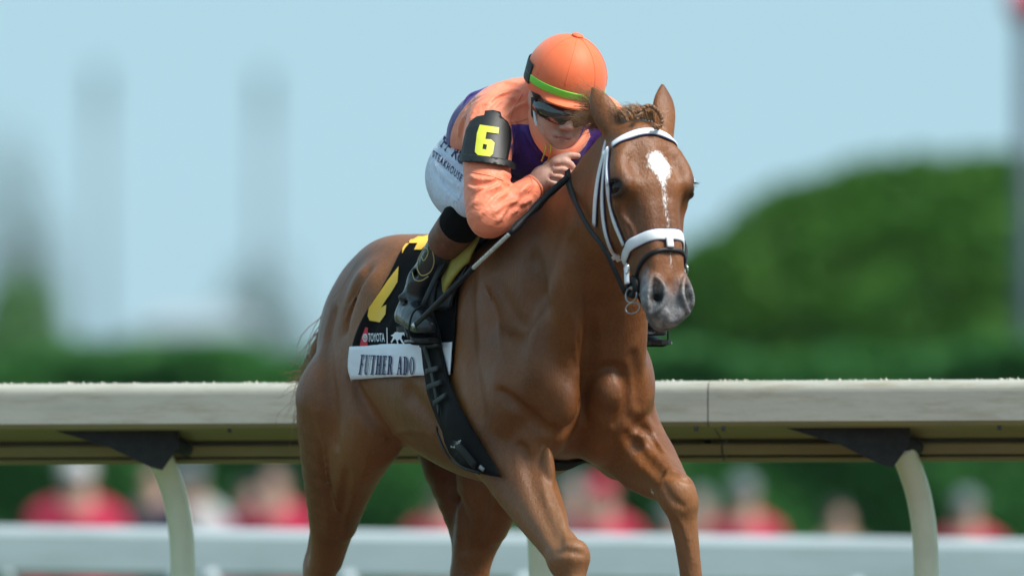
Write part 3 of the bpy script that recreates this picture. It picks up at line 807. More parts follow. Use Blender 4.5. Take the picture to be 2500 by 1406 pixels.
strands("tail", [at_y(752, 890, -.12), at_y(745, 930, -.12), at_y(740, 980, -.11)], [at_y(690, 905, -.12), at_y(682, 985, -.12), at_y(690, 1075, -.10)],
        [at_y(715, 915, -.12), at_y(700, 950, -.12), at_y(730, 1010, -.12)], 26, .0011, MAT['hair'], horse, .022, 8, .025, 8)
def eyeball(sw):
    bm = bmesh.new(); bmesh.ops.create_uvsphere(bm, u_segments=24, v_segments=16, radius=.0265)
    for v in bm.verts: v.co = v.co + Vector(hd(.186, .018, sw * .0985))
    me = bpy.data.meshes.new("eye"); bm.to_mesh(me); bm.free(); me.polygons.foreach_set("use_smooth", [True] * len(me.polygons))
    return link("eye", me, MAT['eye'], horse)
eyeball(-1); eyeball(1)
for sw in (-1, 1):
    strands("eyelash", [hd(.176, .000, sw * .122), hd(.170, .015, sw * .124), hd(.174, .034, sw * .117)], [hd(.180, .004, sw * .142), hd(.176, .022, sw * .144), hd(.180, .045, sw * .132)],
            [hd(.172, .002, sw * .134), hd(.166, .018, sw * .136), hd(.172, .040, sw * .127)], 26, .0007, MAT['black_leather'], horse, .003, 4, .0, 11)
def hoof(p, lean):
    v, f = [], []; n = 14
    for h, r, dx in ((.10, .036, 0), (.085, .045, .0), (.02, .056, .012), (.0, .058, .016), (.0, .03, .01)):
        for j in range(n):
            a = 2 * math.pi * j / n; v.append((p[0] + math.cos(a) * r * 1.1 + dx + (h - .1) * -lean, p[1] + math.sin(a) * r, p[2] - .085 + h))
    f = [(i * n + j, i * n + (j + 1) % n, (i + 1) * n + (j + 1) % n, (i + 1) * n + j) for i in range(4) for j in range(n)]
    link("hoof", py_mesh("hoof", v, f), MAT['hoof'], horse)
for p, l in (((.865, -.112, .09), .3), ((.52, .27, .32), -.6), ((-.985, -.18, .085), .3), ((-.545, .135, .10), .4)): hoof(p, l)

# ------------------------------------------------------------------ saddle cloth, saddle, girth
def section_hit(x, ang):
    """outer surface of the trunk in the slice x, seen from the trunk's axis at angle ang (0 = right side, 90 = up)"""
    d = Vector((0, -math.cos(ang), math.sin(ang))); o = Vector((x, 0, 1.20)) + d * .9
    co, no, _, _ = HB.ray_cast(o, -d)
    return co, no
def drape(x_of, angs, us, lift, fold):
    V = []
    for u in us:
        row = []
        for k, a in enumerate(angs):
            v = k / (len(angs) - 1); co, no = section_hit(x_of(u, v), a)
            row.append(co + no * (lift + fold(u, v)))
        V.append(row)
    return V
def z_angle(x, z, lo=math.radians(-40), hi=math.radians(60)):
    for _ in range(24):
        m = (lo + hi) / 2
        if section_hit(x, m)[0].z > z: hi = m
        else: lo = m
    return (lo + hi) / 2
def cloth_sheet(name, mat, parent, u0, u1, z0, z1, nu, nv, lift, thick, side=-1, fold=lambda u, v: 0.0):
    v = []; top = math.radians(90)
    for i in range(nu):
        u = u0 + (u1 - u0) * i / (nu - 1)
        for j in range(nv):
            w = j / (nv - 1); x = CLOTH_X(u, 0)
            a_lo = z_angle(x, z0); a_hi = top if z1 is None else z_angle(x, z1)
            a = a_lo + (a_hi - a_lo) * w; co, no = section_hit(CLOTH_X(u, a), a)
            p = co + no * (lift + fold(u, w))
            v.append((p.x, p.y if side < 0 else -p.y, p.z))
    me = py_mesh(name, v, grid_faces(nu, nv))
    o = link(name, me, mat, parent)
    bm = bmesh.new(); bm.from_mesh(me); bmesh.ops.recalc_face_normals(bm, faces=bm.faces)
    bm.normal_update()
    if sum(f.normal.y * (1 if side > 0 else -1) for f in bm.faces) < 0: bmesh.ops.reverse_faces(bm, faces=list(bm.faces))
    bmesh.ops.solidify(bm, geom=list(bm.faces), thickness=thick); bm.to_mesh(me); bm.free()
    me.polygons.foreach_set("use_smooth", [True] * len(me.polygons))
    return o
def CLOTH_X(u, a):    # back and front edge of the cloth at angle a round the trunk
    t = min(1, max(0, (a + R_(8)) / R_(98))); xb = -.565 + .085 * float(sm(.06, .47, t) * (1 - .9 * sm(.55, .95, t))); xf = .165 - .09 * t
    return xb + (xf - xb) * u
wav = lambda u, v: .004 * math.sin(u * 17 + 1) * (1 - v) ** 2 + .003 * math.sin(u * 31 + 3 * v) * (1 - v) + .010 * math.exp(-((u - .30 - .16 * v) / .045) ** 2) * min(1, v * 2.2)
cloth_root = tag(empty("saddle_cloth", HM), "black saddle cloth with yellow numeral and white name band on the chestnut horse", "saddle cloth")
cl_r = cloth_sheet("cloth", MAT['black_cloth'], cloth_root, 0, 1, 1.128, None, 64, 44, .010, .004, -1, wav)
cloth_sheet("cloth", MAT['black_cloth'], cloth_root, 0, 1, 1.128, None, 40, 30, .010, .004, 1, wav)
band = cloth_sheet("name_band", MAT['white_cloth'], cloth_root, -.004, 1.004, 1.122, 1.212, 64, 8, .0165, .003, -1, lambda u, v: wav(u, v * .25))
cloth_sheet("name_band", MAT['white_cloth'], cloth_root, -.004, 1.004, 1.122, 1.212, 40, 6, .0165, .003, 1, lambda u, v: wav(u, v * .25))
CB, BB = bvh_of(cl_r.data), bvh_of(band.data)
# the numeral, broken by the fold of the cloth
SIX = [[(983, 622), (984, 598), (998, 578), (1022, 564), (1048, 556), (1066, 558), (1062, 580), (1045, 596), (1030, 612), (1012, 612), (1020, 596), (1000, 596), (990, 608)],
       [(975, 652), (973, 690), (958, 715), (944, 735), (933, 752), (946, 745), (944, 768), (930, 788), (905, 783), (900, 772), (903, 752), (925, 720), (950, 684)]]
for _p in SIX: link("numeral", press("numeral", poly_mesh2d([_p], 9), CB, same, .004), MAT['yellow_patch'], cloth_root)
# sponsor emblem: red tab with ring, lettering, rule, small running horse
link("emblem_tab", press("emblem_tab", poly_mesh2d([[(895, 799), (901, 801), (900, 846), (881, 844), (886, 822)]], 8), CB, same, .004), MAT['red_print'], cloth_root)
def ring(cx, cy, rx, ry, w, n=20):
    return [[(cx + rx * math.cos(6.2832 * i / n), cy + ry * math.sin(6.2832 * i / n)) for i in range(n)], [(cx + (rx - w) * math.cos(6.2832 * i / n), cy + (ry - w) * math.sin(6.2832 * i / n)) for i in range(n)]]
link("emblem_ring", press("emblem_ring", poly_mesh2d([ring(895, 825, 6, 10, 1.6), ring(895, 821, 4.5, 3.6, 1.2), ring(895, 826, 1.9, 7.5, 1.0)], 9), CB, same, .0055), MAT['white_print'], cloth_root)
link("lettering", press("lettering", text_bm("TOYOTA", .2, .012), CB, quad_map((902, 835), (943, 835), (942, 814), (902, 814)), .0045), MAT['white_print'], cloth_root)
link("rule", press("rule", poly_mesh2d([[(947, 801), (949, 801), (950, 850), (948, 850)]], 9), CB, same, .0045), MAT['white_print'], cloth_root)
RUN = [[(957, 820), (963, 817), (968, 812), (975, 811), (974, 805), (979, 803), (984, 806), (983, 811), (987, 809), (990, 810), (991, 822), (988, 818), (984, 820), (983, 827), (987, 834), (991, 840), (995, 844), (990, 843), (984, 837), (979, 829), (974, 832), (976, 841), (973, 842), (971, 832), (968, 828), (964, 831), (960, 837), (957, 836), (961, 829), (963, 823)], [(958, 839), (962, 840), (961, 844), (957, 843)]]
link("running_horse_emblem", press("running_horse_emblem", poly_mesh2d(RUN, 9), CB, same, .0045), MAT['white_print'], cloth_root)
# horse's name in serif capitals, cut as polygons on a 10-high grid
def serif(ch):
    S = lambda x, w=1.8: [(x, 0), (x + w, 0), (x + w, 10), (x, 10)]
    foot = lambda x, y=0, w=3.2: [(x, y), (x + w, y), (x + w, y + .6), (x, y + .6)]
    H = lambda x0, x1, y, h=.65: [(x0, y), (x1, y), (x1, y + h), (x0, y + h)]
    D = lambda x0, y0, x1, y1, w: [(x0, y0), (x0 + w, y0), (x1 + w, y1), (x1, y1)]
    if ch == 'F': return 5.4, [S(.8), foot(0), H(0, 5.2, 9.4), [(4.6, 7.6), (5.2, 7.6), (5.2, 9.4), (4.6, 9.4)], H(2.4, 4.2, 4.9), [(3.9, 4), (4.3, 4), (4.3, 6.2), (3.9, 6.2)]]
    if ch == 'U': return 6.4, [[(.8, 2.2), (2.3, 2.2), (2.3, 10), (.8, 10)], [(5.0, 2.2), (5.7, 2.2), (5.7, 10), (5.0, 10)], [(.8, 2.2), (2.3, 2.2), (2.8, 1), (3.7, .6), (4.6, 1.1), (5.0, 2.2), (5.7, 2.2), (5.2, .8), (4.2, 0), (2.9, -.1), (1.5, .6)], foot(0, 9.45, 3.1), foot(4.4, 9.45, 2)]
    if ch == 'T': return 6.0, [S(2.2), foot(1.4), H(0, 6, 9.4), [(0, 7.4), (.6, 7.4), (.6, 9.4), (0, 9.4)], [(5.4, 7.4), (6, 7.4), (6, 9.4), (5.4, 9.4)]]
    if ch == 'H': return 7.0, [S(.8), S(4.6), foot(0), foot(3.8), foot(0, 9.45), foot(3.8, 9.45), H(2.4, 4.6, 4.8)]
    if ch == 'E': return 5.6, [S(.8), foot(0), H(0, 5.2, 9.4), H(0, 5.4, 0), [(4.6, 7.6), (5.2, 7.6), (5.2, 9.4), (4.6, 9.4)], [(4.8, .6), (5.4, .6), (5.4, 2.4), (4.8, 2.4)], H(2.4, 4.2, 4.9), [(3.9, 4), (4.3, 4), (4.3, 6.2), (3.9, 6.2)]]
    if ch == 'R': return 6.6, [S(.8), foot(0), H(0, 3.6, 9.4), H(2.4, 3.8, 4.8), [(3.4, 10), (4.8, 9.6), (5.4, 8.6), (5.4, 6.4), (4.8, 5.3), (3.4, 4.8), (3.4, 5.4), (3.9, 6), (4.0, 8.8), (3.4, 9.4)], D(4.9, 0, 3.0, 4.9, 1.6), foot(4.8, 0, 1.8)]
    if ch == 'A': return 6.8, [D(.6, 0, 2.8, 10, 1.1), D(4.4, 0, 2.7, 10, 1.7), foot(0, 0, 2), foot(3.9, 0, 2.8), H(1.5, 4.6, 3.2)]
    if ch == 'D': return 6.8, [S(.8), foot(0), foot(0, 9.4), H(2.4, 3.6, 9.4), H(2.4, 3.6, 0), [(3.4, 10), (5, 9.4), (6, 7.6), (6.2, 5), (6, 2.4), (5, .6), (3.4, 0), (3.4, .6), (4.2, 1.6), (4.5, 5), (4.2, 8.4), (3.4, 9.4)]]
    if ch == 'O': return 6.8, [[[(3.3 + 3.1 * math.cos(i * .3491), 5 + 5.1 * math.sin(i * .3491)) for i in range(18)], [(3.3 + 1.6 * math.cos(i * .3491), 5 + 4.5 * math.sin(i * .3491)) for i in range(18)]]]
    return 3.4, []
def serif_line(txt):
    x = 0; out = []
    for ch in txt:
        w, ps = serif(ch)
        for p in ps:
            if isinstance(p[0][0], tuple): out.append([[(a + x, b) for a, b in lp] for lp in p])
            else: out.append([(a + x, b) for a, b in p])
        x += w + 1.15
    return out, x
_sl, _sw = serif_line("FUTHER ADO")
_qm = quad_map((877, 914), (1017, 915), (1017, 872), (884, 866))
link("name_lettering", press("name_lettering", poly_mesh2d(_sl, 3.2), BB, lambda x, y: _qm(x / _sw, y / 10), .004), MAT['navy_print'], cloth_root)

saddle_root = tag(empty("racing_saddle", HM), "small black racing saddle with stirrups and girth under the jockey", "saddle")
def sweep_band(name, mat, x_of, a0, a1, n, width, thick, lift, wid=None):
    P, N = [], []
    for i in range(n):
        t = i / (n - 1); a = a0 + (a1 - a0) * t; co, no = section_hit(x_of(t), a); P.append(co); N.append(no)
    for _ in range(3):
        P = [P[0]] + [(P[i - 1] + P[i] * 2 + P[i + 1]) / 4 for i in range(1, n - 1)] + [P[-1]]
    return link(name, strap_mesh(name, P, smooth_n(N, 4), [width * wid(i / (n - 1)) for i in range(n)] if wid else width, thick, lift), mat, saddle_root)
GIRTH = [(1036, 800), (1044, 850), (1049, 900), (1060, 960), (1080, 1010), (1096, 1045), (1102, 1080), (1114, 1102), (1150, 1134), (1198, 1158), (1234, 1168), (1220, 1144), (1198, 1108), (1176, 1068), (1156, 1036), (1140, 1006), (1122, 965), (1107, 920), (1094, 860), (1088, 800)]
link("girth", press("girth", poly_mesh2d([GIRTH], 14), HB, same, .022, .007), MAT['girth_web'], saddle_root)
sweep_band("girth", MAT['girth_web'], lambda t: .215 - .15 * t, R_(-78), R_(-200), 44, .10, .006, .006)
# saddle flap and tree
def flap(side):
    v = []; nu, nv = 20, 24
    for i in range(nu):
        u = i / (nu - 1)
        for j in range(nv):
            w = j / (nv - 1); a = R_(90 - 66 * w); x0, x1 = -.20 + .10 * w, .10 + .05 * math.sin(w * 2.6)
            co, no = section_hit(x0 + (x1 - x0) * u, a); p = co + no * (.026 + .010 * math.sin(math.pi * u) * (1 - w)); v.append((p.x, p.y if side < 0 else -p.y, p.z))
    me = py_mesh("flap", v, grid_faces(nu, nv)); bm = bmesh.new(); bm.from_mesh(me); bmesh.ops.recalc_face_normals(bm, faces=bm.faces); bmesh.ops.solidify(bm, geom=list(bm.faces), thickness=.007); bm.to_mesh(me); bm.free()
    me.polygons.foreach_set("use_smooth", [True] * len(me.polygons)); link("flap", me, MAT['black_leather'], saddle_root)
flap(-1); flap(1)
def px_strap(name, mat, pl, width, thick, lift, parent, bvh=None, sub=6):
    P, N = on_surface(pl, bvh or HB, sub)
    return link(name, strap_mesh(name, P, N, width, thick, lift), mat, parent)
px_strap("foam_pad", MAT['olive_foam'], [(1194, 576), (1174, 600), (1152, 634), (1130, 670), (1112, 706)], .085, .012, .030, saddle_root)
px_strap("foam_pad_top", MAT['grey_foam'], [(1262, 530), (1238, 543), (1214, 560), (1195, 575)], .080, .012, .030, saddle_root)
FLAP = [(1160, 580), (1128, 618), (1102, 662), (1086, 712), (1080, 770), (1097, 812), (1104, 852), (1050, 852), (1036, 800), (1046, 740), (1068, 690), (1100, 635), (1136, 585)]
link("front_flap", press("front_flap", poly_mesh2d([FLAP], 14), HB, same, .034, .006), MAT['black_leather'], saddle_root)
px_strap("girth_strap", MAT['rubber'], [(1060, 850), (1078, 905), (1090, 960), (1100, 1010)], .020, .004, .031, saddle_root)
px_strap("girth_keeper", MAT['rubber'], [(1066, 912), (1100, 902)], .016, .0025, .034, saddle_root)
px_strap("girth_keeper", MAT['rubber'], [(1070, 948), (1106, 934)], .016, .0025, .034, saddle_root)
px_strap("girth_keeper", MAT['rubber'], [(1086, 984), (1118, 970)], .016, .0025, .034, saddle_root)
px_strap("girth_buckle", MAT['dull_steel'], [(1194, 1140), (1204, 1150)], .012, .003, .034, saddle_root)
px_strap("girth_trim", MAT['rubber'], [(1092, 1030), (1100, 1075), (1118, 1102), (1155, 1132), (1195, 1154)], .008, .004, .031, saddle_root)
px_strap("girth_tab", MAT['rubber'], [(1132, 1068), (1152, 1095), (1182, 1136)], .026, .003, .031, saddle_root)
link("girth_label", press("girth_label", text_bm("SIZE 120", .3, .01), HB, quad_map((1131, 1088), (1150, 1080), (1152, 1073), (1131, 1079)), .0365), MAT['white_print'], saddle_root)

# ------------------------------------------------------------------ bridle
bridle = tag(empty("bridle", HM), "white racing bridle with noseband and black reins on the horse's head", "bridle")
# a band on the left of the face is the mirror image of the right one
def mirror_face(P):
    out = []
    for p in P:
        r = np.array(p) - np.array(HD_O); s_, n_, w_ = float(r @ np.array(HD_S)), float(r @ np.array(HD_N)), float(r @ np.array(HD_W)); out.append(hd(s_ / HD_L, n_, -w_ / HD_B))
    return snap(out, HB, 1)
def face_strap(name, mat, pl, width, thick, lift, mirror=True, edge=True, sub=6):
    P, N = on_surface(pl, HB, sub)
    sets = [(P, N)] + ([mirror_face(P)] if mirror else [])
    for P_, N_ in sets:
        o = link(name, strap_mesh(name, P_, N_, width, thick, lift), mat, bridle)
        if edge: link("edging", strap_mesh("edging", P_, N_, width + .0055, thick * .5, max(.0005, lift - .0005)), MAT['navy_edge'], o)
    return P, N
face_strap("cheek_piece", MAT['white_strap'], [(1486, 362), (1477, 430), (1474, 500), (1480, 560), (1494, 606), (1510, 634)], .0135, .005, .003)
face_strap("noseband_hanger", MAT['white_strap'], [(1488, 366), (1485, 420), (1489, 480), (1502, 540), (1526, 598)], .0125, .005, .003)
face_strap("throat_latch", MAT['white_strap'], [(1480, 372), (1466, 430), (1458, 490), (1455, 550)], .019, .005, .004)
def round_head(s_of, n0, rx, name, mat, width, thick, lift, a0, a1, n, edge=True, tilt=None):
    """band round the head in the plane s = s_of(angle); angle 0 = front, + to the horse's left"""
    P, N = [], []
    for i in range(n):
        a = a0 + (a1 - a0) * i / (n - 1); s_ = s_of(a); c = Vector(hd(s_, n0, 0)); d = Vector(HD_N) * math.cos(a) + Vector(HD_W) * math.sin(a)
        co, no, _, _ = HB.ray_cast(c + d * .35, -d)
        if co is None: continue
        P.append(co); N.append(no)
    for _ in range(4): P = [P[0]] + [(P[i - 1] + P[i] * 2 + P[i + 1]) / 4 for i in range(1, len(P) - 1)] + [P[-1]]
    N = smooth_n(N, 5)
    o = link(name, strap_mesh(name, P, N, width, thick, lift), mat, bridle)
    if edge: link("edging", strap_mesh("edging", P, N, width + .005, thick * .55, max(.0005, lift - .0005)), MAT['navy_edge'], o)
    return P, N
round_head(lambda a: .066 - .046 * math.cos(a), -.035, 0, "browband", MAT['white_strap'], .021, .0050, .004, R_(-68), R_(74), 44)
round_head(lambda a: .358 - .012 * math.cos(a), -.05, 0, "noseband", MAT['white_strap'], .030, .0042, .003, R_(-175), R_(175), 70)
round_head(lambda a: .392 + .065 * (1 - math.cos(a)), -.05, 0, "flash_strap", MAT['black_leather'], .012, .006, .003, R_(-150), R_(150), 60, False)
_cp = [hd(.070, -.030, -.10), hd(.035, -.070, -.090), hd(-.005, -.085, -.060), hd(-.025, -.090, 0), hd(-.005, -.085, .060), hd(.035, -.070, .090), hd(.070, -.030, .10)]
_P, _N = snap(_cp, HB, 6)
link("crown_piece", strap_mesh("crown_piece", _P, _N, .020, .004, .002), MAT['white_strap'], bridle)
_P, _N = on_surface([(1631, 580), (1634, 606)], HB, 6)
link("keeper_loop", strap_mesh("keeper_loop", _P, _N, .020, .004, .011), MAT['white_strap'], bridle)
def torus(name, c, ax, R, r, mat, parent, squash=1.0, up=None):
    ax = Vector(ax).normalized(); a = (Vector(up) - ax * Vector(up).dot(ax)).normalized() if up else ax.orthogonal().normalized(); b = ax.cross(a); n = 28
    pts = [Vector(c) + (a * math.cos(6.2832 * i / n) * R * squash + b * math.sin(6.2832 * i / n) * R) for i in range(n)]
    v, f = [], []
    for i, p in enumerate(pts):
        o = (p - Vector(c)).normalized()
        for j in range(8): q = 6.2832 * j / 8; v.append(p + (o * math.cos(q) + ax * math.sin(q)) * r)
    return link(name, py_mesh(name, v, grid_faces(n, 8, True, True)), mat, parent)
BIT = {}
for sw in (-1, 1):
    c = Vector(hd(.470, -.055, sw * .082)); BIT[sw] = c
    torus("bit_ring", c + Vector(HD_S) * .024, Vector(HD_W) * 1.0 + Vector(HD_N) * sw * .35, .021, .0030, MAT['dull_steel'], bridle)
    torus("bit_guard", c + Vector(HD_W) * sw * -.008, Vector(HD_W), .022, .011, MAT['rubber'], bridle)
    torus("bit_loop", c + Vector(HD_S) * .062 + Vector(HD_W) * sw * .002, Vector(HD_W) * 1.0 + Vector(HD_N) * sw * .9, .021, .0022, MAT['dull_steel'], bridle, .75, HD_S)
    link("bit_mouthpiece", tube_mesh("bit_mouthpiece", [c, c + Vector(HD_W) * -sw * .05 + Vector(HD_S) * .03], .006, 8), MAT['steel'], bridle)
    # billet and buckle running down to the ring
    q = [hd(.405, -.045, sw * .083), hd(.435, -.050, sw * .086), hd(.462, -.052, sw * .088)]
    link("billet", strap_mesh("billet", curve3(q, 4), [Vector(HD_W) * sw + Vector(HD_N) * .4] * 9, .016, .006, .002), MAT['white_strap'], bridle)
    torus("buckle", hd(.418, -.040, sw * .092), Vector(HD_W), .011, .0022, MAT['steel'], bridle, 1.3, HD_S)
HAND = at_y(1386, 418, -.085)
HANDL = Vector((.50, .11, 1.66))
def rein(sw, hand, mid):
    c = BIT[sw] + Vector(HD_S) * .01 + Vector(HD_N) * -.03
    pts = curve3([tuple(c), *[tuple(m) for m in mid], tuple(hand)], 8); n = len(pts)
    nr = [Vector((.5, sw * .8, .2))] * n
    link("rein", strap_mesh("rein", pts, nr, [.013 + .006 * sm(.55, .7, i / n) for i in range(n)], .005, 0), MAT['black_leather'], bridle)
_m = [at_y(1478, 612, -.115), at_y(1440, 560, -.125), at_y(1408, 500, -.118), at_y(1391, 455, -.100)]
rein(-1, HAND, _m)
rein(1, HANDL, [(p.x, -p.y + .01, p.z) for p in _m])
# ------------------------------------------------------------------ the jockey
jockey = None
JC = at_y(1373, 224, -.035)                                   # middle of the head, between the ears
JC = Vector((JC.x, JC.y, JC.z))
def cam_dir(right, up, toward):                               # direction given as seen from the track side, turned into the horse frame
    return (HMI.to_3x3() @ Vector((right, -toward, up))).normalized()
_f = cam_dir(math.sin(R_(18)) * math.cos(R_(21)), -math.sin(R_(21)), math.cos(R_(18)) * math.cos(R_(21)))
_u0 = cam_dir(math.sin(R_(9)), math.cos(R_(9)), 0.0); _u = (_u0 - _f * _u0.dot(_f)).normalized(); _r = _u.cross(_f) * -1
if _r.dot(cam_dir(1, 0, 0)) < 0: _r = -_r
def jh(r, u, f): return tuple(JC + _r * r + _u * u + _f * f)  # head frame: picture-right, up, out of the face
JR = np.array([_r, _u, _f]).T

def arm_pts(side):
    if side < 0: return [(.265, -.175, 1.835, .082), (.325, -.222, 1.765, .073), (.39, -.252, 1.675, .065), (.44, -.275, 1.597, .060), (.466, -.280, 1.550, .053), (.452, -.240, 1.563, .050), (.440, -.190, 1.600, .046), (.424, -.145, 1.631, .038), (.416, -.122, 1.645, .034)]
    return [(.285, .125, 1.83, .082), (.36, .185, 1.74, .072), (.43, .225, 1.64, .064), (.47, .24, 1.56, .054), (.475, .20, 1.585, .050), (.48, .15, 1.625, .040), (.485, .125, 1.645, .034)]
def build_jacket():
    h = .0042
    C = Clay(np.arange(-.30, .60, h), np.arange(-.40, .36, h), np.arange(1.44, 2.02, h), .05)
    C.ell((.14, -.03, 1.80), (.22, .155, .125), 0, rot_cols((1, 0, .10)))
    C.ell((.02, -.03, 1.805), (.17, .145, .105), .06, rot_cols((1, 0, .18)))
    C.ell((-.10, -.03, 1.775), (.12, .135, .11), .06)
    C.ell((.26, -.03, 1.79), (.13, .15, .115), .05)
    C.ell((.13, -.045, 1.865), (.19, .125, .085), .06, rot_cols((1, 0, .22)))
    C.ell((-.02, -.05, 1.825), (.13, .135, .10), .06, rot_cols((1, 0, .4)))
    C.ell((.20, -.135, 1.85), (.11, .085, .075), .05)
    C.ell((.20, .085, 1.85), (.11, .085, .075), .05)
    for s_ in (-1, 1): C.chain(arm_pts(s_), .035, sub=3)
    # folds in the sleeve, the elbow and the shoulder
    A = [Vector(p[:3]) for p in arm_pts(-1)]
    def fold(pl, r, k=.009, push=.001):
        out = []
        for p in smooth_run([np.array(p, float) for p in pl], 4):
            o, d = ray(*p); co, no, _, _ = JB0.ray_cast(o, d)
            if co is not None: out.append((*(co + no * push), r))
        n = len(out)
        if n > 2: C.chain([(*p[:3], p[3] * (.3 + .7 * math.sin(math.pi * (i + .5) / n))) for i, p in enumerate(out)], k)
    def crease(pl, r, k=.010):
        out = []
        for p in smooth_run([np.array(p, float) for p in pl], 4):
            o, d = ray(*p); co, no, _, _ = JB0.ray_cast(o, d)
            if co is not None: out.append((*(co + no * r * .4), r))
        n = len(out)
        if n > 2: C.chain([(*p[:3], p[3] * (.3 + .7 * math.sin(math.pi * (i + .5) / n))) for i, p in enumerate(out)], k, op='-')
    if JB0 is not None:
        for pl in ([(1160, 470), (1185, 445), (1215, 432)], [(1155, 500), (1180, 470), (1222, 452)], [(1170, 530), (1195, 490), (1240, 470)], [(1205, 520), (1235, 500), (1275, 490)],
                   [(1190, 255), (1220, 235), (1250, 240)], [(1195, 275), (1215, 250), (1240, 225), (1262, 222)], [(1235, 285), (1255, 262), (1280, 255)], [(1150, 290), (1165, 265), (1190, 245)],
                   [(1240, 300), (1250, 330), (1244, 365)], [(1228, 420), (1250, 440), (1240, 452)], [(1265, 330), (1290, 380), (1320, 405)], [(1280, 310), (1300, 350), (1325, 380)],
                   [(1150, 430), (1165, 440), (1180, 436)], [(1145, 455), (1165, 462), (1200, 455)], [(1215, 540), (1240, 515), (1260, 512)], [(1250, 520), (1275, 497), (1296, 488)], [(1270, 470), (1285, 455), (1300, 452)],
                   [(1135, 250), (1150, 235), (1175, 222)], [(1210, 215), (1235, 205), (1262, 205)], [(1120, 330), (1128, 300), (1140, 280)], [(1255, 300), (1262, 340), (1258, 380)]):
            fold(pl, .0075)
        for pl in ([(1165, 485), (1190, 458), (1218, 442)], [(1175, 515), (1205, 480), (1235, 460)], [(1195, 265), (1215, 243), (1245, 232)], [(1236, 270), (1258, 252), (1278, 245)], [(1236, 310), (1238, 350), (1236, 390)],
                   [(1215, 430), (1235, 455), (1260, 458)], [(1275, 335), (1298, 385), (1322, 400)], [(1148, 445), (1168, 452), (1190, 446)], [(1230, 530), (1252, 508), (1275, 505)], [(1262, 500), (1285, 478), (1300, 470)], [(1140, 262), (1158, 244), (1180, 233)], [(1215, 225), (1240, 214), (1265, 213)]):
            crease(pl, .0065)
    return C
JB0 = None
_c = build_jacket(); _v, _q = _c.mesh(1); JB0 = bvh_vq(_v, _q)
_c = build_jacket()
JV, JQ = _c.mesh(1)
JB = bvh_vq(JV, JQ)
# purple panels: signed distance to panel edges, kept off the sleeves
def seg_d(P, a, b):
    a, b = np.array(a), np.array(b); e = b - a; t = np.clip(((P - a) @ e) / (e @ e), 0, 1)[:, None]; return np.linalg.norm(P - a - t * e, axis=1)
_arm = np.full(len(JV), 9.0)
for s_ in (-1, 1):
    A = arm_pts(s_)
    for a, b in zip(A[:-1], A[1:]): _arm = np.minimum(_arm, seg_d(JV, a[:3], b[:3]) - .5 * (a[3] + b[3]))
off = np.where(JV[:, 2] > 1.672, np.maximum(_arm - .003, JV[:, 1] + .172), _arm - .016)
front = np.minimum.reduce([off, 1.835 - JV[:, 2] - .25 * (JV[:, 0] - .3), JV[:, 0] - .10, np.abs(JV[:, 1] + .02) - .022, .175 - np.abs(JV[:, 1] + .03), JV[:, 2] - 1.60])
back = np.minimum.reduce([.075 - np.abs(JV[:, 0] + .055 - .9 * (JV[:, 2] - 1.85)), JV[:, 2] - 1.765])
panel = np.maximum(front, back)

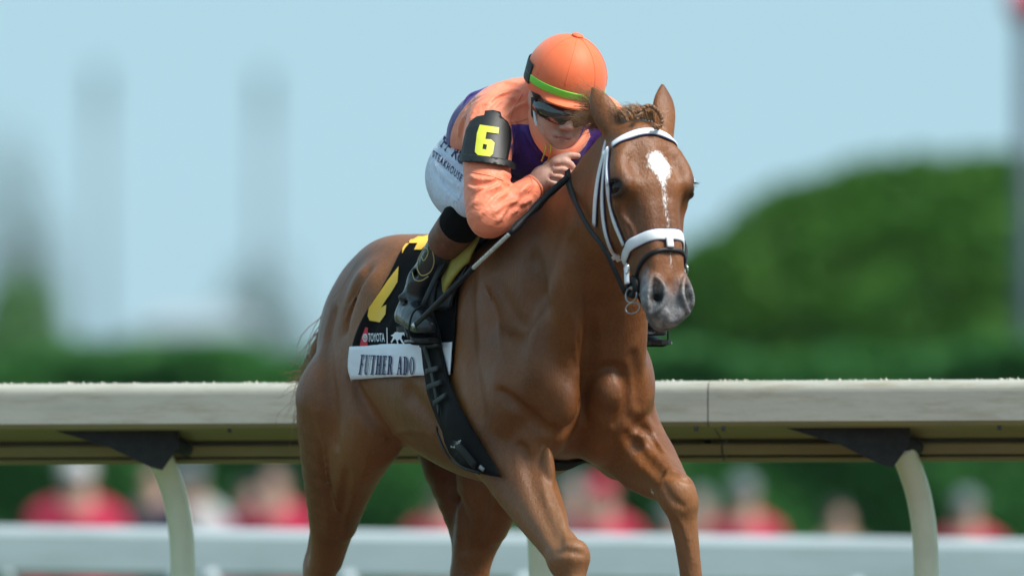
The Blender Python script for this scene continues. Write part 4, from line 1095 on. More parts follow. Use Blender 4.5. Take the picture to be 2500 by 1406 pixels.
def build_skin():
    h = .0026
    C = Clay(axis_grid((.0, .34, .006), (.34, .62, h)), axis_grid((-.36, -.20, .006), (-.20, .15, h), (.15, .32, .006)), axis_grid((1.46, 1.60, .006), (1.60, 2.02, h)), .04)
    C.ell(jh(0, .030, -.010), (.076, .090, .094), 0, JR)
    C.ell(jh(0, -.050, .040), (.064, .080, .052), .03, JR)
    for s_ in (-1, 1):
        C.chain([(*jh(s_ * .064, -.040, .0), .022), (*jh(s_ * .056, -.088, .018), .022), (*jh(s_ * .030, -.125, .050), .020), (*jh(0, -.134, .064), .018)], .03, sub=3)
        C.ell(jh(s_ * .043, -.050, .068), (.020, .016, .018), .025, JR)
        C.ell(jh(s_ * .036, -.092, .062), (.018, .026, .014), .03, JR)
        C.ell(jh(s_ * .0135, -.0715, .103), (.0085, .008, .011), .007, JR)
        C.ell(jh(s_ * .080, -.030, -.012), (.010, .028, .018), .008, JR)
        C.ell(jh(s_ * .030, -.018, .092), (.022, .013, .014), .015, JR, op='-')
    C.chain([(*jh(0, -.005, .086), .010), (*jh(0, -.035, .101), .0105), (*jh(0, -.064, .116), .0115)], .012, sub=2)
    C.ell(jh(0, -.110, .078), (.030, .022, .018), .02, JR)
    C.ell(jh(0, -.100, .0925), (.024, .0062, .0085), .007, JR)
    C.ell(jh(0, -.1130, .0905), (.020, .0070, .0085), .007, JR)
    C.chain([(*jh(-.026, -.1075, .085), .0018), (*jh(0, -.1062, .102), .0024), (*jh(.026, -.1075, .085), .0018)], .004, op='-', sub=3)
    C.chain([(*jh(0, -.078, .104), .002), (*jh(0, -.092, .103), .0035)], .006, op='-')
    C.ell(jh(0, -.134, .074), (.020, .014, .014), .015, JR)
    for s_ in (-1, 1): C.chain([(*jh(s_ * .006, -.0785, .110), .0032), (*jh(s_ * .010, -.0765, .104), .003)], .003, op='-')
    C.chain([(*jh(0, -.06, -.01), .058), (.34, -.03, 1.83, .062), (.24, -.03, 1.80, .08)], .03, sub=2)
    # arms under the sleeves
    for s_ in (-1, 1): C.chain([(p[0], p[1], p[2], p[3] * .62) for p in arm_pts(s_)], .02, sub=2)
    # hands
    def H(px, py, x=.425): p = at_x(px, py, x); return (p.x, p.y, p.z)
    w = arm_pts(-1)[-1]
    C.chain([(w[0], w[1], w[2], .026), (*H(1325, 432, .425), .028)], .02)
    C.chain([(*H(1322, 432, .424), .0250), (*H(1342, 424, .430), .0265), (*H(1360, 414, .436), .0240)], .02)
    C.chain([(*H(1330, 445, .430), .0200), (*H(1352, 440, .436), .0190)], .02)
    fingers = [([(1356, 398, .452), (1380, 396, .462), (1396, 408, .460), (1392, 424, .447)], .0112), ([(1357, 414, .456), (1380, 415, .468), (1393, 428, .462), (1384, 438, .446)], .0112),
               ([(1350, 430, .456), (1372, 434, .467), (1382, 446, .458), (1372, 452, .444)], .0106), ([(1342, 444, .452), (1360, 450, .461), (1368, 459, .452), (1358, 462, .442)], .0095)]
    for pl, r in fingers:
        C.chain([(*H(*p), r * q) for p, q in zip(pl, (1.0, 1.05, .98, .85))], .0045, sub=3)
        C.ell(H(pl[0][0] + 2, pl[0][1] - 1, pl[0][2] + .003), (.011, .011, .011), .008)
    for a_, b_ in zip(fingers[:-1], fingers[1:]):
        g_ = [tuple((np.array(H(*p)) + np.array(H(*q))) / 2 + np.array((.008, -.004, 0))) for p, q in zip(a_[0], b_[0])]
        C.chain([(*p, .0042) for p in g_[:3]], .003, op='-', sub=3)
    C.chain([(*H(1338, 404, .436), .0130), (*H(1362, 389, .450), .0118), (*H(1388, 380, .456), .0108), (*H(1410, 381, .452), .0088)], .008, sub=3)
    wl_ = arm_pts(1)[-1]
    C.chain([(wl_[0], wl_[1], wl_[2], .026), (.505, .100, 1.665, .027), (.52, .075, 1.678, .024)], .02)
    for k, dz in enumerate((.012, -.004, -.018, -.03)):
        C.chain([(.525, .080 + .002 * k, 1.675 + dz, .0108), (.553, .070, 1.672 + dz, .011), (.556, .052, 1.668 + dz, .010), (.540, .046, 1.668 + dz, .009)], .005, sub=2)
    C.chain([(.50, .085, 1.690, .012), (.525, .060, 1.703, .011), (.545, .038, 1.700, .009)], .008, sub=2)
    return C
SV, SQ = build_skin().mesh(1)
body_me = np_mesh("person", SV, SQ)
fl = np.zeros(len(SV))
for p, r in ((jh(0, -.106, .095), .016), (jh(-.02, -.105, .09), .012), (jh(.02, -.105, .09), .012)): fl = np.maximum(fl, 1 - sm(r * .5, r, np.linalg.norm((SV - np.array(p)), axis=1)))
for q in ((1392, 418), (1388, 434), (1378, 448), (1364, 460), (1360, 400), (1346, 428)):
    o, d = ray(*q); co = bvh_vq(SV, SQ).ray_cast(o, d)[0]
    if co is not None: fl = np.maximum(fl, .8 * (1 - sm(.004, .014, np.linalg.norm(SV - np.array(co), axis=1))))
fattr(body_me, "flush", fl)
jockey = tag(link("person", body_me, MAT['skin'], matrix=HM), "jockey in orange and purple silks and orange helmet crouched over the horse's neck", "person")
jk_me = np_mesh("jacket", JV, JQ); fattr(jk_me, "panel", panel)
jacket = link("jacket", jk_me, MAT['silks'], jockey)
# cuff, collar and zip
_w = [Vector(p[:3]) for p in arm_pts(-1)]
link("cuff", tube_mesh("cuff", [_w[-2].lerp(_w[-1], .75), _w[-1], _w[-1] + (_w[-1] - _w[-2]) * .35], [.0375, .0365, .0345], 24), MAT['silk_orange'], jacket)
_cr = [at_x(1303, 268, .40), at_x(1304, 300, .415), at_x(1312, 330, .43), at_x(1328, 356, .44), at_x(1345, 372, .445), at_x(1372, 380, .445), at_x(1400, 372, .44), at_x(1422, 350, .42), at_x(1436, 325, .40)]
_cc = curve3(_cr, 6); _ctr = Vector((.33, -.03, 1.80))
link("collar", strap_mesh("collar", _cc, [(p - _ctr).normalized() for p in _cc], .034, .010, -.006), MAT['silk_orange'], jacket)
for dx in (0, 12):
    _z = [at_x(1333 + dx, 352, .452), at_x(1330 + dx * 1.1, 372, .455), at_x(1322 + dx * 1.3, 394, .448)]
    link("zip", tube_mesh("zip", curve3(_z, 6), .0026, 6), MAT['gold'], jacket)

for _pl in ([(1226, 306), (1245, 300), (1268, 296), (1292, 288)], [(1243, 300), (1248, 276), (1262, 250), (1275, 230)], [(1150, 420), (1190, 428), (1228, 440)], [(1290, 470), (1300, 452), (1296, 432)]):
    px_strap("seam", MAT['silk_orange'], _pl, .0034, .0018, 0.0, jacket, JB)
def clay_part(name, lo, hi, h, fn, mat, parent, relax=1, pad=.04):
    C = Clay(*[np.arange(a, b, h) for a, b in zip(lo, hi)], pad); fn(C); v, q = C.mesh(relax)
    return link(name, np_mesh(name, v, q), mat, parent)
# breeches
def f_breeches(C):
    C.ell((-.145, -.03, 1.735), (.142, .148, .125), 0)
    C.ell((-.20, -.03, 1.71), (.10, .138, .095), .04)
    C.chain([(-.13, -.105, 1.685, .118), (-.02, -.155, 1.660, .102), (.10, -.200, 1.634, .086), (.20, -.228, 1.618, .075), (.28, -.240, 1.612, .068)], .04, sub=3)
    C.chain([(-.13, .045, 1.685, .115), (-.02, .095, 1.660, .100), (.10, .20, 1.625, .082), (.20, .28, 1.600, .072), (.27, .32, 1.592, .066)], .04, sub=3)
    C.chain([(-.10, -.03, 1.79, .115), (.0, -.03, 1.80, .10)], .04)
def f_breeches2(C):
    f_breeches(C)
    if PB0 is None: return
    for pl, op in (([(1062, 345), (1085, 375), (1120, 400)], '-'), ([(1056, 375), (1080, 415), (1118, 445)], '-'), ([(1062, 410), (1090, 445), (1125, 468)], '-'), ([(1075, 320), (1095, 345), (1125, 360)], '-'), ([(1080, 300), (1100, 318), (1122, 325)], '-'),
                   ([(1078, 440), (1105, 468), (1132, 482)], '-'), ([(1058, 360), (1082, 395), (1118, 422)], '+'), ([(1060, 393), (1085, 430), (1120, 456)], '+'), ([(1070, 332), (1090, 360), (1122, 380)], '+')):
        out = []
        for p in smooth_run([np.array(p, float) for p in pl], 4):
            o, d = ray(*p); co, no, _, _ = PB0.ray_cast(o, d)
            if co is not None: out.append((*(co + no * (.002 if op == '-' else -.002)), .005))
        if len(out) > 2: C.chain([(*p[:3], p[3] * (.3 + .7 * math.sin(math.pi * (i + .5) / len(out)))) for i, p in enumerate(out)], .014, op=op)
PB0 = None
_C = Clay(*[np.arange(a, b, .008) for a, b in zip((-.36, -.36, 1.48), (.37, .42, 1.93))], .04); f_breeches(_C); PB0 = bvh_vq(*_C.mesh(1))
breeches = clay_part("breeches", (-.36, -.36, 1.48), (.37, .42, 1.93), .005, f_breeches2, MAT['breeches'], jockey)
PB = bvh_of(breeches.data)
link("lettering", press("lettering", text_bm("JEFF RUBY'S", .1, .012, 0, .95), PB, quad_map((1054, 350), (1166, 452), (1178, 414), (1068, 314)), .003), MAT['navy_print'], breeches)
link("lettering", press("lettering", text_bm("STEAKHOUSE", .1, .008, 0, 1.25), PB, quad_map((1056, 383), (1126, 446), (1131, 430), (1060, 367)), .003), MAT['navy_print'], breeches)
px_strap("seam", MAT['breeches'], [(1062, 400), (1085, 450), (1120, 488)], .003, .002, 0.0, breeches, PB)
# legs below the knee
def lower_leg(s_):
    y = (lambda v: v) if s_ < 0 else (lambda v: -v + .075)
    K, A = (.285, y(-.262), 1.585), (-.115, y(-.287), 1.378)
    def f_knee(C):
        C.chain([(.285, y(-.236), 1.610, .067), (.245, y(-.237), 1.590, .066), (.19, y(-.240), 1.561, .062), (.13, y(-.245), 1.526, .0555)], .03, sub=3)
        C.clip(lambda X, Y, Z: (X - .272) * .80 - (Z - 1.62) * -.6 + 0 * Y)
    a, b = sorted((y(-.36), y(-.15)))
    clay_part("knee_sock", (.0, a, 1.38), (.40, b, 1.70), .006, f_knee, MAT['black_knee'], jockey)
    def f_brown(C):
        C.chain([(.170, y(-.243), 1.548, .0600), (.11, y(-.247), 1.514, .0575), (.05, y(-.252), 1.478, .0545)], .0)
        C.clip(lambda X, Y, Z: np.maximum((X - .160) * .87 + (Z - 1.540) * .48, -((X - .075) * .87 + (Z - 1.492) * .48)) + 0 * Y)
    o1 = clay_part("boot_cuff", (-.06, a, 1.34), (.26, b, 1.62), .005, f_brown, MAT['brown_leather'], jockey)
    def f_boot(C):
        C.chain([(.10, y(-.248), 1.507, .0520), (.045, y(-.254), 1.468, .0480), (-.01, y(-.262), 1.426, .0425), (-.050, y(-.270), 1.390, .0395)], .02, sub=3)
        C.chain([(-.050, y(-.270), 1.390, .0395), (-.078, y(-.280), 1.342, .040), (-.104, y(-.288), 1.296, .036)], .02, sub=2)
        C.chain([(-.115, y(-.291), 1.286, .032), (-.055, y(-.300), 1.292, .040), (.015, y(-.308), 1.274, .038), (.075, y(-.312), 1.258, .032), (.098, y(-.312), 1.254, .026)], .03, sub=3)
        C.chain([(-.085, y(-.225), 1.382, .008), (-.045, y(-.285), 1.412, .010), (-.012, y(-.315), 1.404, .008)], .014, op='-', sub=2)
        C.chain([(-.105, y(-.245), 1.352, .008), (-.078, y(-.325), 1.345, .008)], .012)
        C.chain([(-.100, y(-.245), 1.328, .006), (-.05, y(-.335), 1.328, .006)], .012, op='-')
        C.clip(lambda X, Y, Z: (1.238 + .22 * (.045 - X) * (X < .045)) - Z + 0 * Y)
        C.clip(lambda X, Y, Z: (X - .087) * .87 + (Z - 1.498) * .48 + 0 * Y)
    bt = clay_part("boot", (-.20, a - .02, 1.20), (.16, b + .02, 1.57), .005, f_boot, MAT['boot_leather'], jockey)
    sole = []
    for (x, w, z) in ((-.196, .012, 1.268), (-.185, .026, 1.262), (-.15, .030, 1.258), (-.11, .026, 1.268), (-.05, .034, 1.243), (.02, .038, 1.226), (.07, .030, 1.224), (.092, .010, 1.226)):
        sole.append((x + .046, w, z))
    v = []; yc = lambda x: y(-.292 - .10 * (x + .11))
    for x, w, z in sole:
        for dy, dz in ((-w, 0), (w, 0), (w, -.012), (-w, -.012)): v.append((x, yc(x) + dy, z + dz))
    link("sole", py_mesh("sole", v, grid_faces(len(sole), 4, False, True) + [(0, 1, 2, 3), tuple(range(4 * len(sole) - 1, 4 * len(sole) - 5, -1))], False), MAT['rubber'], bt)
    return bt, o1
boot_r, cuff_r = lower_leg(-1)
lower_leg(1)
BTB = bvh_of(boot_r.data)
_ol = MAT['gold_stitch'] = simple("cream_stitching", (.62, .50, .22), .6)
px_strap("stitching", _ol, [(1046, 590), (1056, 612), (1060, 640), (1050, 664), (1030, 672), (1020, 655), (1022, 632), (1030, 614), (1042, 606), (1046, 618), (1036, 636), (1030, 628)], .0026, .0015, .0005, boot_r, BTB, 5)
px_strap("stitching", _ol, [(1006, 664), (1012, 682), (1028, 685), (1046, 674)], .0026, .0015, .0005, boot_r, BTB, 5)
# stirrups and leathers belong to the saddle
for s_ in (-1, 1):
    y = (lambda v: v) if s_ < 0 else (lambda v: -v + .075)
    top = Vector((.075, y(-.265), 1.425)); yy = y(-.316)
    link("stirrup_leather", strap_mesh("stirrup_leather", curve3([(.10, y(-.225), 1.50), tuple(top), (.07, y(-.316), 1.320)], 6), [Vector((.3, s_, .1))] * 13, .020, .004, 0), MAT['black_leather'], saddle_root)
    pts = [(.07, yy, 1.318), (.068, yy - .028, 1.300), (.064, yy - .039, 1.262), (.062, yy - .038, 1.216), (.062, yy, 1.210), (.062, yy + .038, 1.216), (.064, yy + .039, 1.262), (.068, yy + .028, 1.300), (.07, yy, 1.318)]
    link("stirrup", tube_mesh("stirrup", curve3(pts, 5), .0032, 8), MAT['rubber'], saddle_root)
    link("stirrup_tread", strap_mesh("stirrup_tread", [Vector((.062, yy - .048 + .012 * i, 1.214)) for i in range(9)], [Vector((0, 0, 1))] * 9, .036, .007, 0), MAT['dull_steel'], saddle_root)
# helmet with cover, band, peak, button and harness
def f_helmet(C):
    C.ell(jh(.004, .038, -.012), (.112, .124, .130), 0, JR)
    n = _u; o = Vector(jh(0, -.012, 0)); nn = (n - _f * .10).normalized()
    C.clip(lambda X, Y, Z: -((X - o.x) * nn.x + (Y - o.y) * nn.y + (Z - o.z) * nn.z))
    C.ell(jh(0, -.006, .088), (.080, .010, .050), .02, JR)
HLO = [JC[i] - .17 for i in range(3)]; HHI = [JC[i] + .19 for i in range(3)]
helmet = clay_part("helmet", HLO, HHI, .0036, f_helmet, MAT['helmet'], jockey, 2)
EB = bvh_of(helmet.data)
def round_helmet(name, mat, u0, tilt, width, thick, lift, a0, a1, parent):
    P, N = [], []; n = 60
    for i in range(n):
        a = a0 + (a1 - a0) * i / (n - 1); d = _r * math.sin(a) + _f * math.cos(a); o = Vector(jh(.004, u0 + tilt * math.cos(a), -.012))
        co, no, _, _ = EB.ray_cast(o + d * .3, -d)
        if co is not None: P.append(co); N.append(no)
    return link(name, strap_mesh(name, P, smooth_n(N), width, thick, lift), mat, parent)
round_helmet("helmet_band", MAT['lime'], .026, -.002, .021, .0016, .0006, R_(-150), R_(150), helmet)
bm = bmesh.new(); bmesh.ops.create_uvsphere(bm, u_segments=20, v_segments=10, radius=1)
for v in bm.verts: v.co = Vector(jh(.004 + v.co.x * .017, .1645 + v.co.y * .0065, -.012 + v.co.z * .017))
me = bpy.data.meshes.new("helmet_button"); bm.to_mesh(me); bm.free(); me.polygons.foreach_set("use_smooth", [True] * len(me.polygons)); link("helmet_button", me, MAT['helmet'], helmet)
# seams of the cover
for a in (-1.15, -.35, .35, 1.15):
    P, N = [], []
    for i in range(24):
        e = R_(4 + 82 * i / 23); d = (_r * math.sin(a) + _f * math.cos(a)) * math.cos(e) + _u * math.sin(e); o = Vector(jh(.004, .038, -.012)); co, no, _, _ = EB.ray_cast(o + d * .3, -d)
        if co is not None and (co - Vector(jh(0, .045, 0))).dot(_u) > 0: P.append(co); N.append(no)
    link("seam", strap_mesh("seam", P, smooth_n(N), .0022, .0012, .0), MAT['helmet'], helmet)
# goggles
def f_lens(C):
    C.ell(jh(0, -.042, .022), (.089, .057, .097), 0, JR)
    C.ell(jh(0, -.042, .017), (.086, .090, .093), .002, JR, op='-')
    o = Vector(jh(0, 0, .030)); C.clip(lambda X, Y, Z: -((X - o.x) * _f.x + (Y - o.y) * _f.y + (Z - o.z) * _f.z))
    C.ell(jh(0, -.096, .115), (.015, .030, .05), .008, JR, op='-')
goggles = clay_part("goggles", HLO, HHI, .0022, f_lens, MAT['lens'], jockey, 1, .02)
GB = bvh_of(goggles.data)
P, N = [], []
def helm_point(a, u0):
    d = _r * math.sin(a) + _f * math.cos(a); o = Vector(jh(0, u0, -.012)); c1 = EB.ray_cast(o + d * .3, -d)
    if c1[0] is None: return o + d * .085, d
    return c1[0], c1[1]
for s_ in (-1, 1):
    link("goggle_strap", strap_mesh("goggle_strap", [Vector(jh(s_ * (.078 + .012 * t), -.022 + .045 * t, .045 - .10 * t)) for t in (0, .25, .5, .75, 1)], [_r * s_ + _f * .3] * 5, .026, .003, .004), MAT['black_leather'], goggles)
round_helmet("goggle_strap", MAT['black_leather'], .036, .0, .058, .002, .0004, R_(80), R_(280), goggles)
link("chin_strap", strap_mesh("chin_strap", [Vector(jh(x, u, f)) for x, u, f in ((-.082, -.028, .008), (-.076, -.070, .026), (-.060, -.110, .044), (-.036, -.138, .056), (0, -.150, .062), (.036, -.138, .056), (.060, -.110, .044), (.076, -.070, .026), (.082, -.028, .008))],
     [(Vector(jh(x, u, f)) - Vector(jh(0, -.06, 0))).normalized() for x, u, f in ((-.082, -.028, .008), (-.076, -.070, .026), (-.060, -.110, .044), (-.036, -.138, .056), (0, -.150, .062), (.036, -.138, .056), (.060, -.110, .044), (.076, -.070, .026), (.082, -.028, .008))], .018, .004, 0), MAT['black_leather'], helmet)
link("chin_strap_pad", strap_mesh("chin_strap_pad", [Vector(jh(x, u, f)) for x, u, f in ((-.080, -.050, .026), (-.071, -.085, .042), (-.055, -.116, .055), (-.036, -.132, .064))], [_r * -.7 + _f * .7] * 4, .008, .004, .0), MAT['white_strap'], helmet)
# number badge strapped to the right arm
BADGE = [(1186, 278), (1203, 276), (1219, 280), (1221, 291), (1234, 302), (1241, 320), (1241, 345), (1231, 404), (1180, 396), (1133, 388), (1139, 350), (1145, 322), (1154, 302), (1168, 291), (1184, 288)]
badge = link("number_badge", press("number_badge", poly_mesh2d([BADGE], 10), JB0, same, .012, .004), MAT['badge'], jacket)
link("badge_strap", press("badge_strap", poly_mesh2d([[(1134, 378), (1180, 388), (1236, 396), (1247, 402), (1245, 416), (1228, 412), (1180, 404), (1134, 398)]], 9), JB0, same, .015, .004), MAT['badge'], jacket)
AB = bvh_of(badge.data)
DIG = [[(1172, 306), (1218, 313), (1216, 328), (1188, 324), (1185, 341), (1199, 342), (1207, 350), (1203, 377), (1195, 385), (1167, 380), (1160, 372), (1165, 327)], [(1180, 353), (1189, 355), (1187, 367), (1178, 365)]]
link("numeral", press("numeral", poly_mesh2d([DIG], 8), AB, same, .0025), MAT['yellow_digit'], badge)
# ------------------------------------------------------------------ the whip in the right hand
whip = tag(empty("riding_whip", HM), "long black riding whip with white wrapped shaft held in the jockey's right hand", "whip")
W0, W1, W2, W3, W4 = (at_y(1388, 432, -.095), at_y(1350, 466, -.135), at_y(1244, 571, -.290), at_y(1155, 655, -.345), at_y(1012, 798, -.385))
link("handle", tube_mesh("handle", curve3([W0, W1, (W1 + W2) / 2 + Vector((0, 0, .002)), W2], 8), [.0100 + .0022 * math.cos(i * .9) * (i > 8) for i in range(25)], 12), MAT['rubber'], whip)
n = 46; link("wrapped_shaft", tube_mesh("wrapped_shaft", [W2.lerp(W3, i / (n - 1)) for i in range(n)], [.0062 - .0010 * (i % 3 == 0) for i in range(n)], 10), simple("white_binding", (.55, .54, .48), .6, .3, 90), whip)
link("shaft", tube_mesh("shaft", [W3, W3.lerp(W4, .5) + Vector((0, 0, -.004)), W4], [.0085, .0055, .0045], 10), MAT['rubber'], whip)
link("flap_strap", strap_mesh("flap_strap", [W3.lerp(W4, t) for t in (.25, .5, .75, 1.0)], [Vector((.7, -.7, .2))] * 4, .014, .003, .004), MAT['black_leather'], whip)
link("tip", strap_mesh("tip", [W4.lerp(W3, t) for t in (0, .02, .04)], [Vector((.7, -.7, .2))] * 3, .016, .004, .006), MAT['steel'], whip)
HAZE = .00007
# ------------------------------------------------------------------ the place: ground, rails
def terrain():
    ys = [-400, 0, 30, 36, 46, 54, 57, 60, 64, 70, 90, 130, 200, 400, 900, 2500, 7000]; xs = [-4000, -1000, -300, -80, -30, -10, 0, 10, 30, 80, 300, 1000, 4000]
    z = lambda y: -.45 * float(sm(56, 68, y))
    v = [(x, y, z(y)) for y in ys for x in xs]
    return py_mesh("ground", v, [(j * len(xs) + i, j * len(xs) + i + 1, (j + 1) * len(xs) + i + 1, (j + 1) * len(xs) + i) for j in range(len(ys) - 1) for i in range(len(xs) - 1)])
t = NT("infield_turf"); _g = t.mix(t.noise(.5, 6, .7), (.030, .075, .018), (.065, .120, .030))
tag(link("ground", terrain(), t.done(_g, .9, t.bump(t.noise(40, 3), .5, .03))), kind="structure")
t = NT("dirt_track"); _g = t.mix(t.noise(2.5, 8, .7), (.095, .065, .042), (.17, .12, .08))
tag(link("dirt_track", py_mesh("dirt_track", [(-4000, -300, .004), (4000, -300, .004), (4000, 42.2, .004), (-4000, 42.2, .004)], [(0, 1, 2, 3)]), t.done(_g, .95, t.bump(t.noise(16, 6, .7), .8, .06))), kind="structure")

def rail_paint(name, col, dirt):
    t = NT(name); sc = t.scaled(1.2, 8, 14)
    c = t.ramp(t.noise(1.0, 6, .7, sc), (.30, tuple(v * .80 for v in col)), (.55, col), (.8, tuple(min(1, v * 1.08) for v in col)))
    d = t.ramp(t.noise(3, 8, .75, t.scaled(.8, 6, 10)), (.50, (0, 0, 0)), (.72, (1, 1, 1)))
    c = t.mix(t.math('MULTIPLY', d, dirt), c, (.26, .22, .13))
    s_ = t.ramp(t.noise(2.2, 6, .8, t.scaled(.7, 60, 90)), (.60, (0, 0, 0)), (.66, (1, 1, 1)))
    c = t.mix(t.math('MULTIPLY', s_, .35), c, (.16, .15, .13))
    return t.done(c, .48, t.bump(t.noise(30, 5, .6), .15, .004), Specular_IOR_Level=.4)
M_rail = rail_paint("cream_painted_aluminium", (.42, .41, .35), .7)
M_under = rail_paint("shade_toned_underside", (.30, .245, .10), .6)  # browner, darker paint for downward faces, with the shade beneath put into the colour
M_post = simple("cream_painted_steel", (.84, .80, .60), .4, .06, 9, .1, 60)
M_bracket = simple("dark_bracket_steel", (.020, .020, .018), .75, .5, 40, .4, 90)
M_far = rail_paint("shade_toned_rail_paint", (.46, .52, .55), .12)  # white paint lowered to blue-grey, the shade on its face put into the colour
M_seam = simple("dark_joint", (.05, .05, .05), .8)

def Yrail(px): return 42.75 - .6 * px / 2500.0
def rail_profile():
    """(behind the front lip, height): lip with rounded nose, shallow roof, stepped underside"""
    p = []
    for a in range(0, 91, 15): p.append((.030 - .030 * math.cos(R_(a)), 1.112 + .034 * math.sin(R_(a))))
    p += [(.09, 1.149), (.20, 1.140), (.36, 1.115), (.372, 1.10), (.372, .905), (.358, .896), (.262, .896), (.250, .906), (.252, .911), (.300, .912), (.300, .918), (.238, .918), (.226, .948), (.228, .953), (.300, .953), (.300, .972), (.205, .969), (.190, .976), (.070, 1.012), (.045, 1.022), (.036, 1.004), (.020, .999), (.006, 1.006), (0, 1.020)]
    return [(a, .898 + (z - .896) * .937) for a, z in p]
def extrude(name, prof, a, b, yb, zb, ya=None):
    """profile swept straight from world point a to b; profile depth runs away from the track"""
    n = len(prof); d = Vector((b[0] - a[0], b[1] - a[1], 0)).normalized(); back = Vector((-d.y, d.x, 0)); v = []
    for q in (a, b):
        for (s_, z) in prof: v.append((q[0] + back.x * s_, q[1] + back.y * s_, z + (yb if q is a else zb)))
    f = [(i, (i + 1) % n, n + (i + 1) % n, n + i) for i in range(n)] + [tuple(reversed(range(n))), tuple(range(n, 2 * n))]
    me = py_mesh(name, v, f, False)
    bm = bmesh.new(); bm.from_mesh(me); bmesh.ops.recalc_face_normals(bm, faces=bm.faces)
    bm.to_mesh(me); bm.free(); return me
def rail_pt(px, py=940):
    p = world_at(px, py, Yrail(px)); return p
rail = tag(empty("track_rail", Matrix.Translation((0, 42.45, 0))), "cream painted track safety rail on curved posts behind the horse", "rail")
RM = Matrix.Translation((0, -42.45, 0))
def under(o): o.matrix_parent_inverse = Matrix.Translation((0, -42.45, 0)); return o
ends = [(-2300, 1726.5), (1729.5, 4800)]
for a, b in ends:
    A, B = rail_pt(a), rail_pt(b)
    dz = lambda px: .004 * px / 2500.0
    me = extrude("rail_section", rail_profile(), (A.x, A.y), (B.x, B.y), dz(a), dz(b))
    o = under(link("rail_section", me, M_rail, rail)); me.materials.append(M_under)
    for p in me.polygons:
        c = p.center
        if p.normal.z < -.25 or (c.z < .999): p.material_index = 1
S = rail_pt(1728)
under(link("joint", extrude("joint", [(a, .898 + (z - .896) * .937) for a, z in [(.004, 1.112), (.034, 1.142), (.09, 1.145), (.35, 1.11), (.36, .92), (.30, .95), (.10, 1.018), (.03, 1.010), (.004, 1.022)]], (S.x - .01, S.y + .0001), (S.x + .01, S.y - .0001), .003, .003), M_seam, rail))
for _px, _dz in ((1766, .985), (1700, .985), (560, .984), (2440, .986)):
    _b = rail_pt(_px); under(link('bolt', tube_mesh('bolt', [(_b.x, _b.y + .012, _dz + .018), (_b.x, _b.y + .012, _dz + .004)], .006, 8), M_seam, rail))
# sand lying on top of the rail
def crumbs():
    g = np.random.default_rng(5); v, f = [], []
    for _ in range(620):
        px = g.uniform(-200, 2700); A = rail_pt(px); r = .0012 + .004 * g.random() ** 3.5; c = Vector((A.x, A.y + .030 + .045 * g.random(), 1.1335 + .004 * px / 2500 + r * .25)); o = len(v)
        for i in range(6):
            d = Vector(((1, 0, 0), (-1, 0, 0), (0, 1, 0), (0, -1, 0), (0, 0, 1), (0, 0, -1))[i]); v.append(c + d * r * g.uniform(.6, 1.4))
        for a, b, c_ in ((0, 2, 4), (2, 1, 4), (1, 3, 4), (3, 0, 4), (2, 0, 5), (1, 2, 5), (3, 1, 5), (0, 3, 5)): f.append((o + a, o + b, o + c_))
    return py_mesh("sand_crumbs", v, f, False)
tag(under(link("sand_crumbs", crumbs(), simple("dry_sand", (.62, .58, .48), .9), rail)), kind="stuff")
def rail_post(px):
    Y = Yrail(px) + .30; s_ = F / Y
    foot = world_at(px + 42, 1500, Y); P = []
    for dx, z, dy in ((30, -.02, 0), (30, .40, 0), (29, .58, 0), (24, .70, -.01), (10, .80, -.03), (-8, .868, -.06), (-24, .915, -.10), (-34, .945, -.13)):
        w = world_at(px + dx, 1000, Y); P.append((w.x, Y + dy, z))
    return under(link("post", tube_mesh("post", curve3(P, 6), .0375, 24), M_post, rail))
for px in (-480, 418, 1292, 2232, 3150): rail_post(px)
def bracket(px):
    """gusset plate running along under the rail from a post top"""
    Y = Yrail(px) + .10; th = .012; prof = [(-330, 1.0075), (10, 1.0075), (8, .945), (-32, .878), (-58, .885), (-160, .945)]
    v = []
    for d in (0, th):
        for dx, z in prof: w = world_at(px + dx, 1000, Y); v.append((w.x, Y + d - .02 * 0, z + .004 * px / 2500))
    n = len(prof); f = [tuple(range(n)), tuple(reversed(range(n, 2 * n)))] + [(i, (i + 1) % n, n + (i + 1) % n, n + i) for i in range(n)]
    me = py_mesh("bracket", v, f, False); bm = bmesh.new(); bm.from_mesh(me); bmesh.ops.recalc_face_normals(bm, faces=bm.faces); bm.to_mesh(me); bm.free()
    o = under(link("bracket", me, M_bracket, rail))
    w = world_at(px + 12, 1100, Y + .10)
    under(link("clamp", tube_mesh("clamp", [(w.x - .02, Y + .03, .955), (w.x + .015, Y + .10, .945), (w.x + .02, Y + .20, .93)], .022, 10), M_bracket, rail))
for px in (-480, 428, 1302, 2212, 3150): bracket(px)

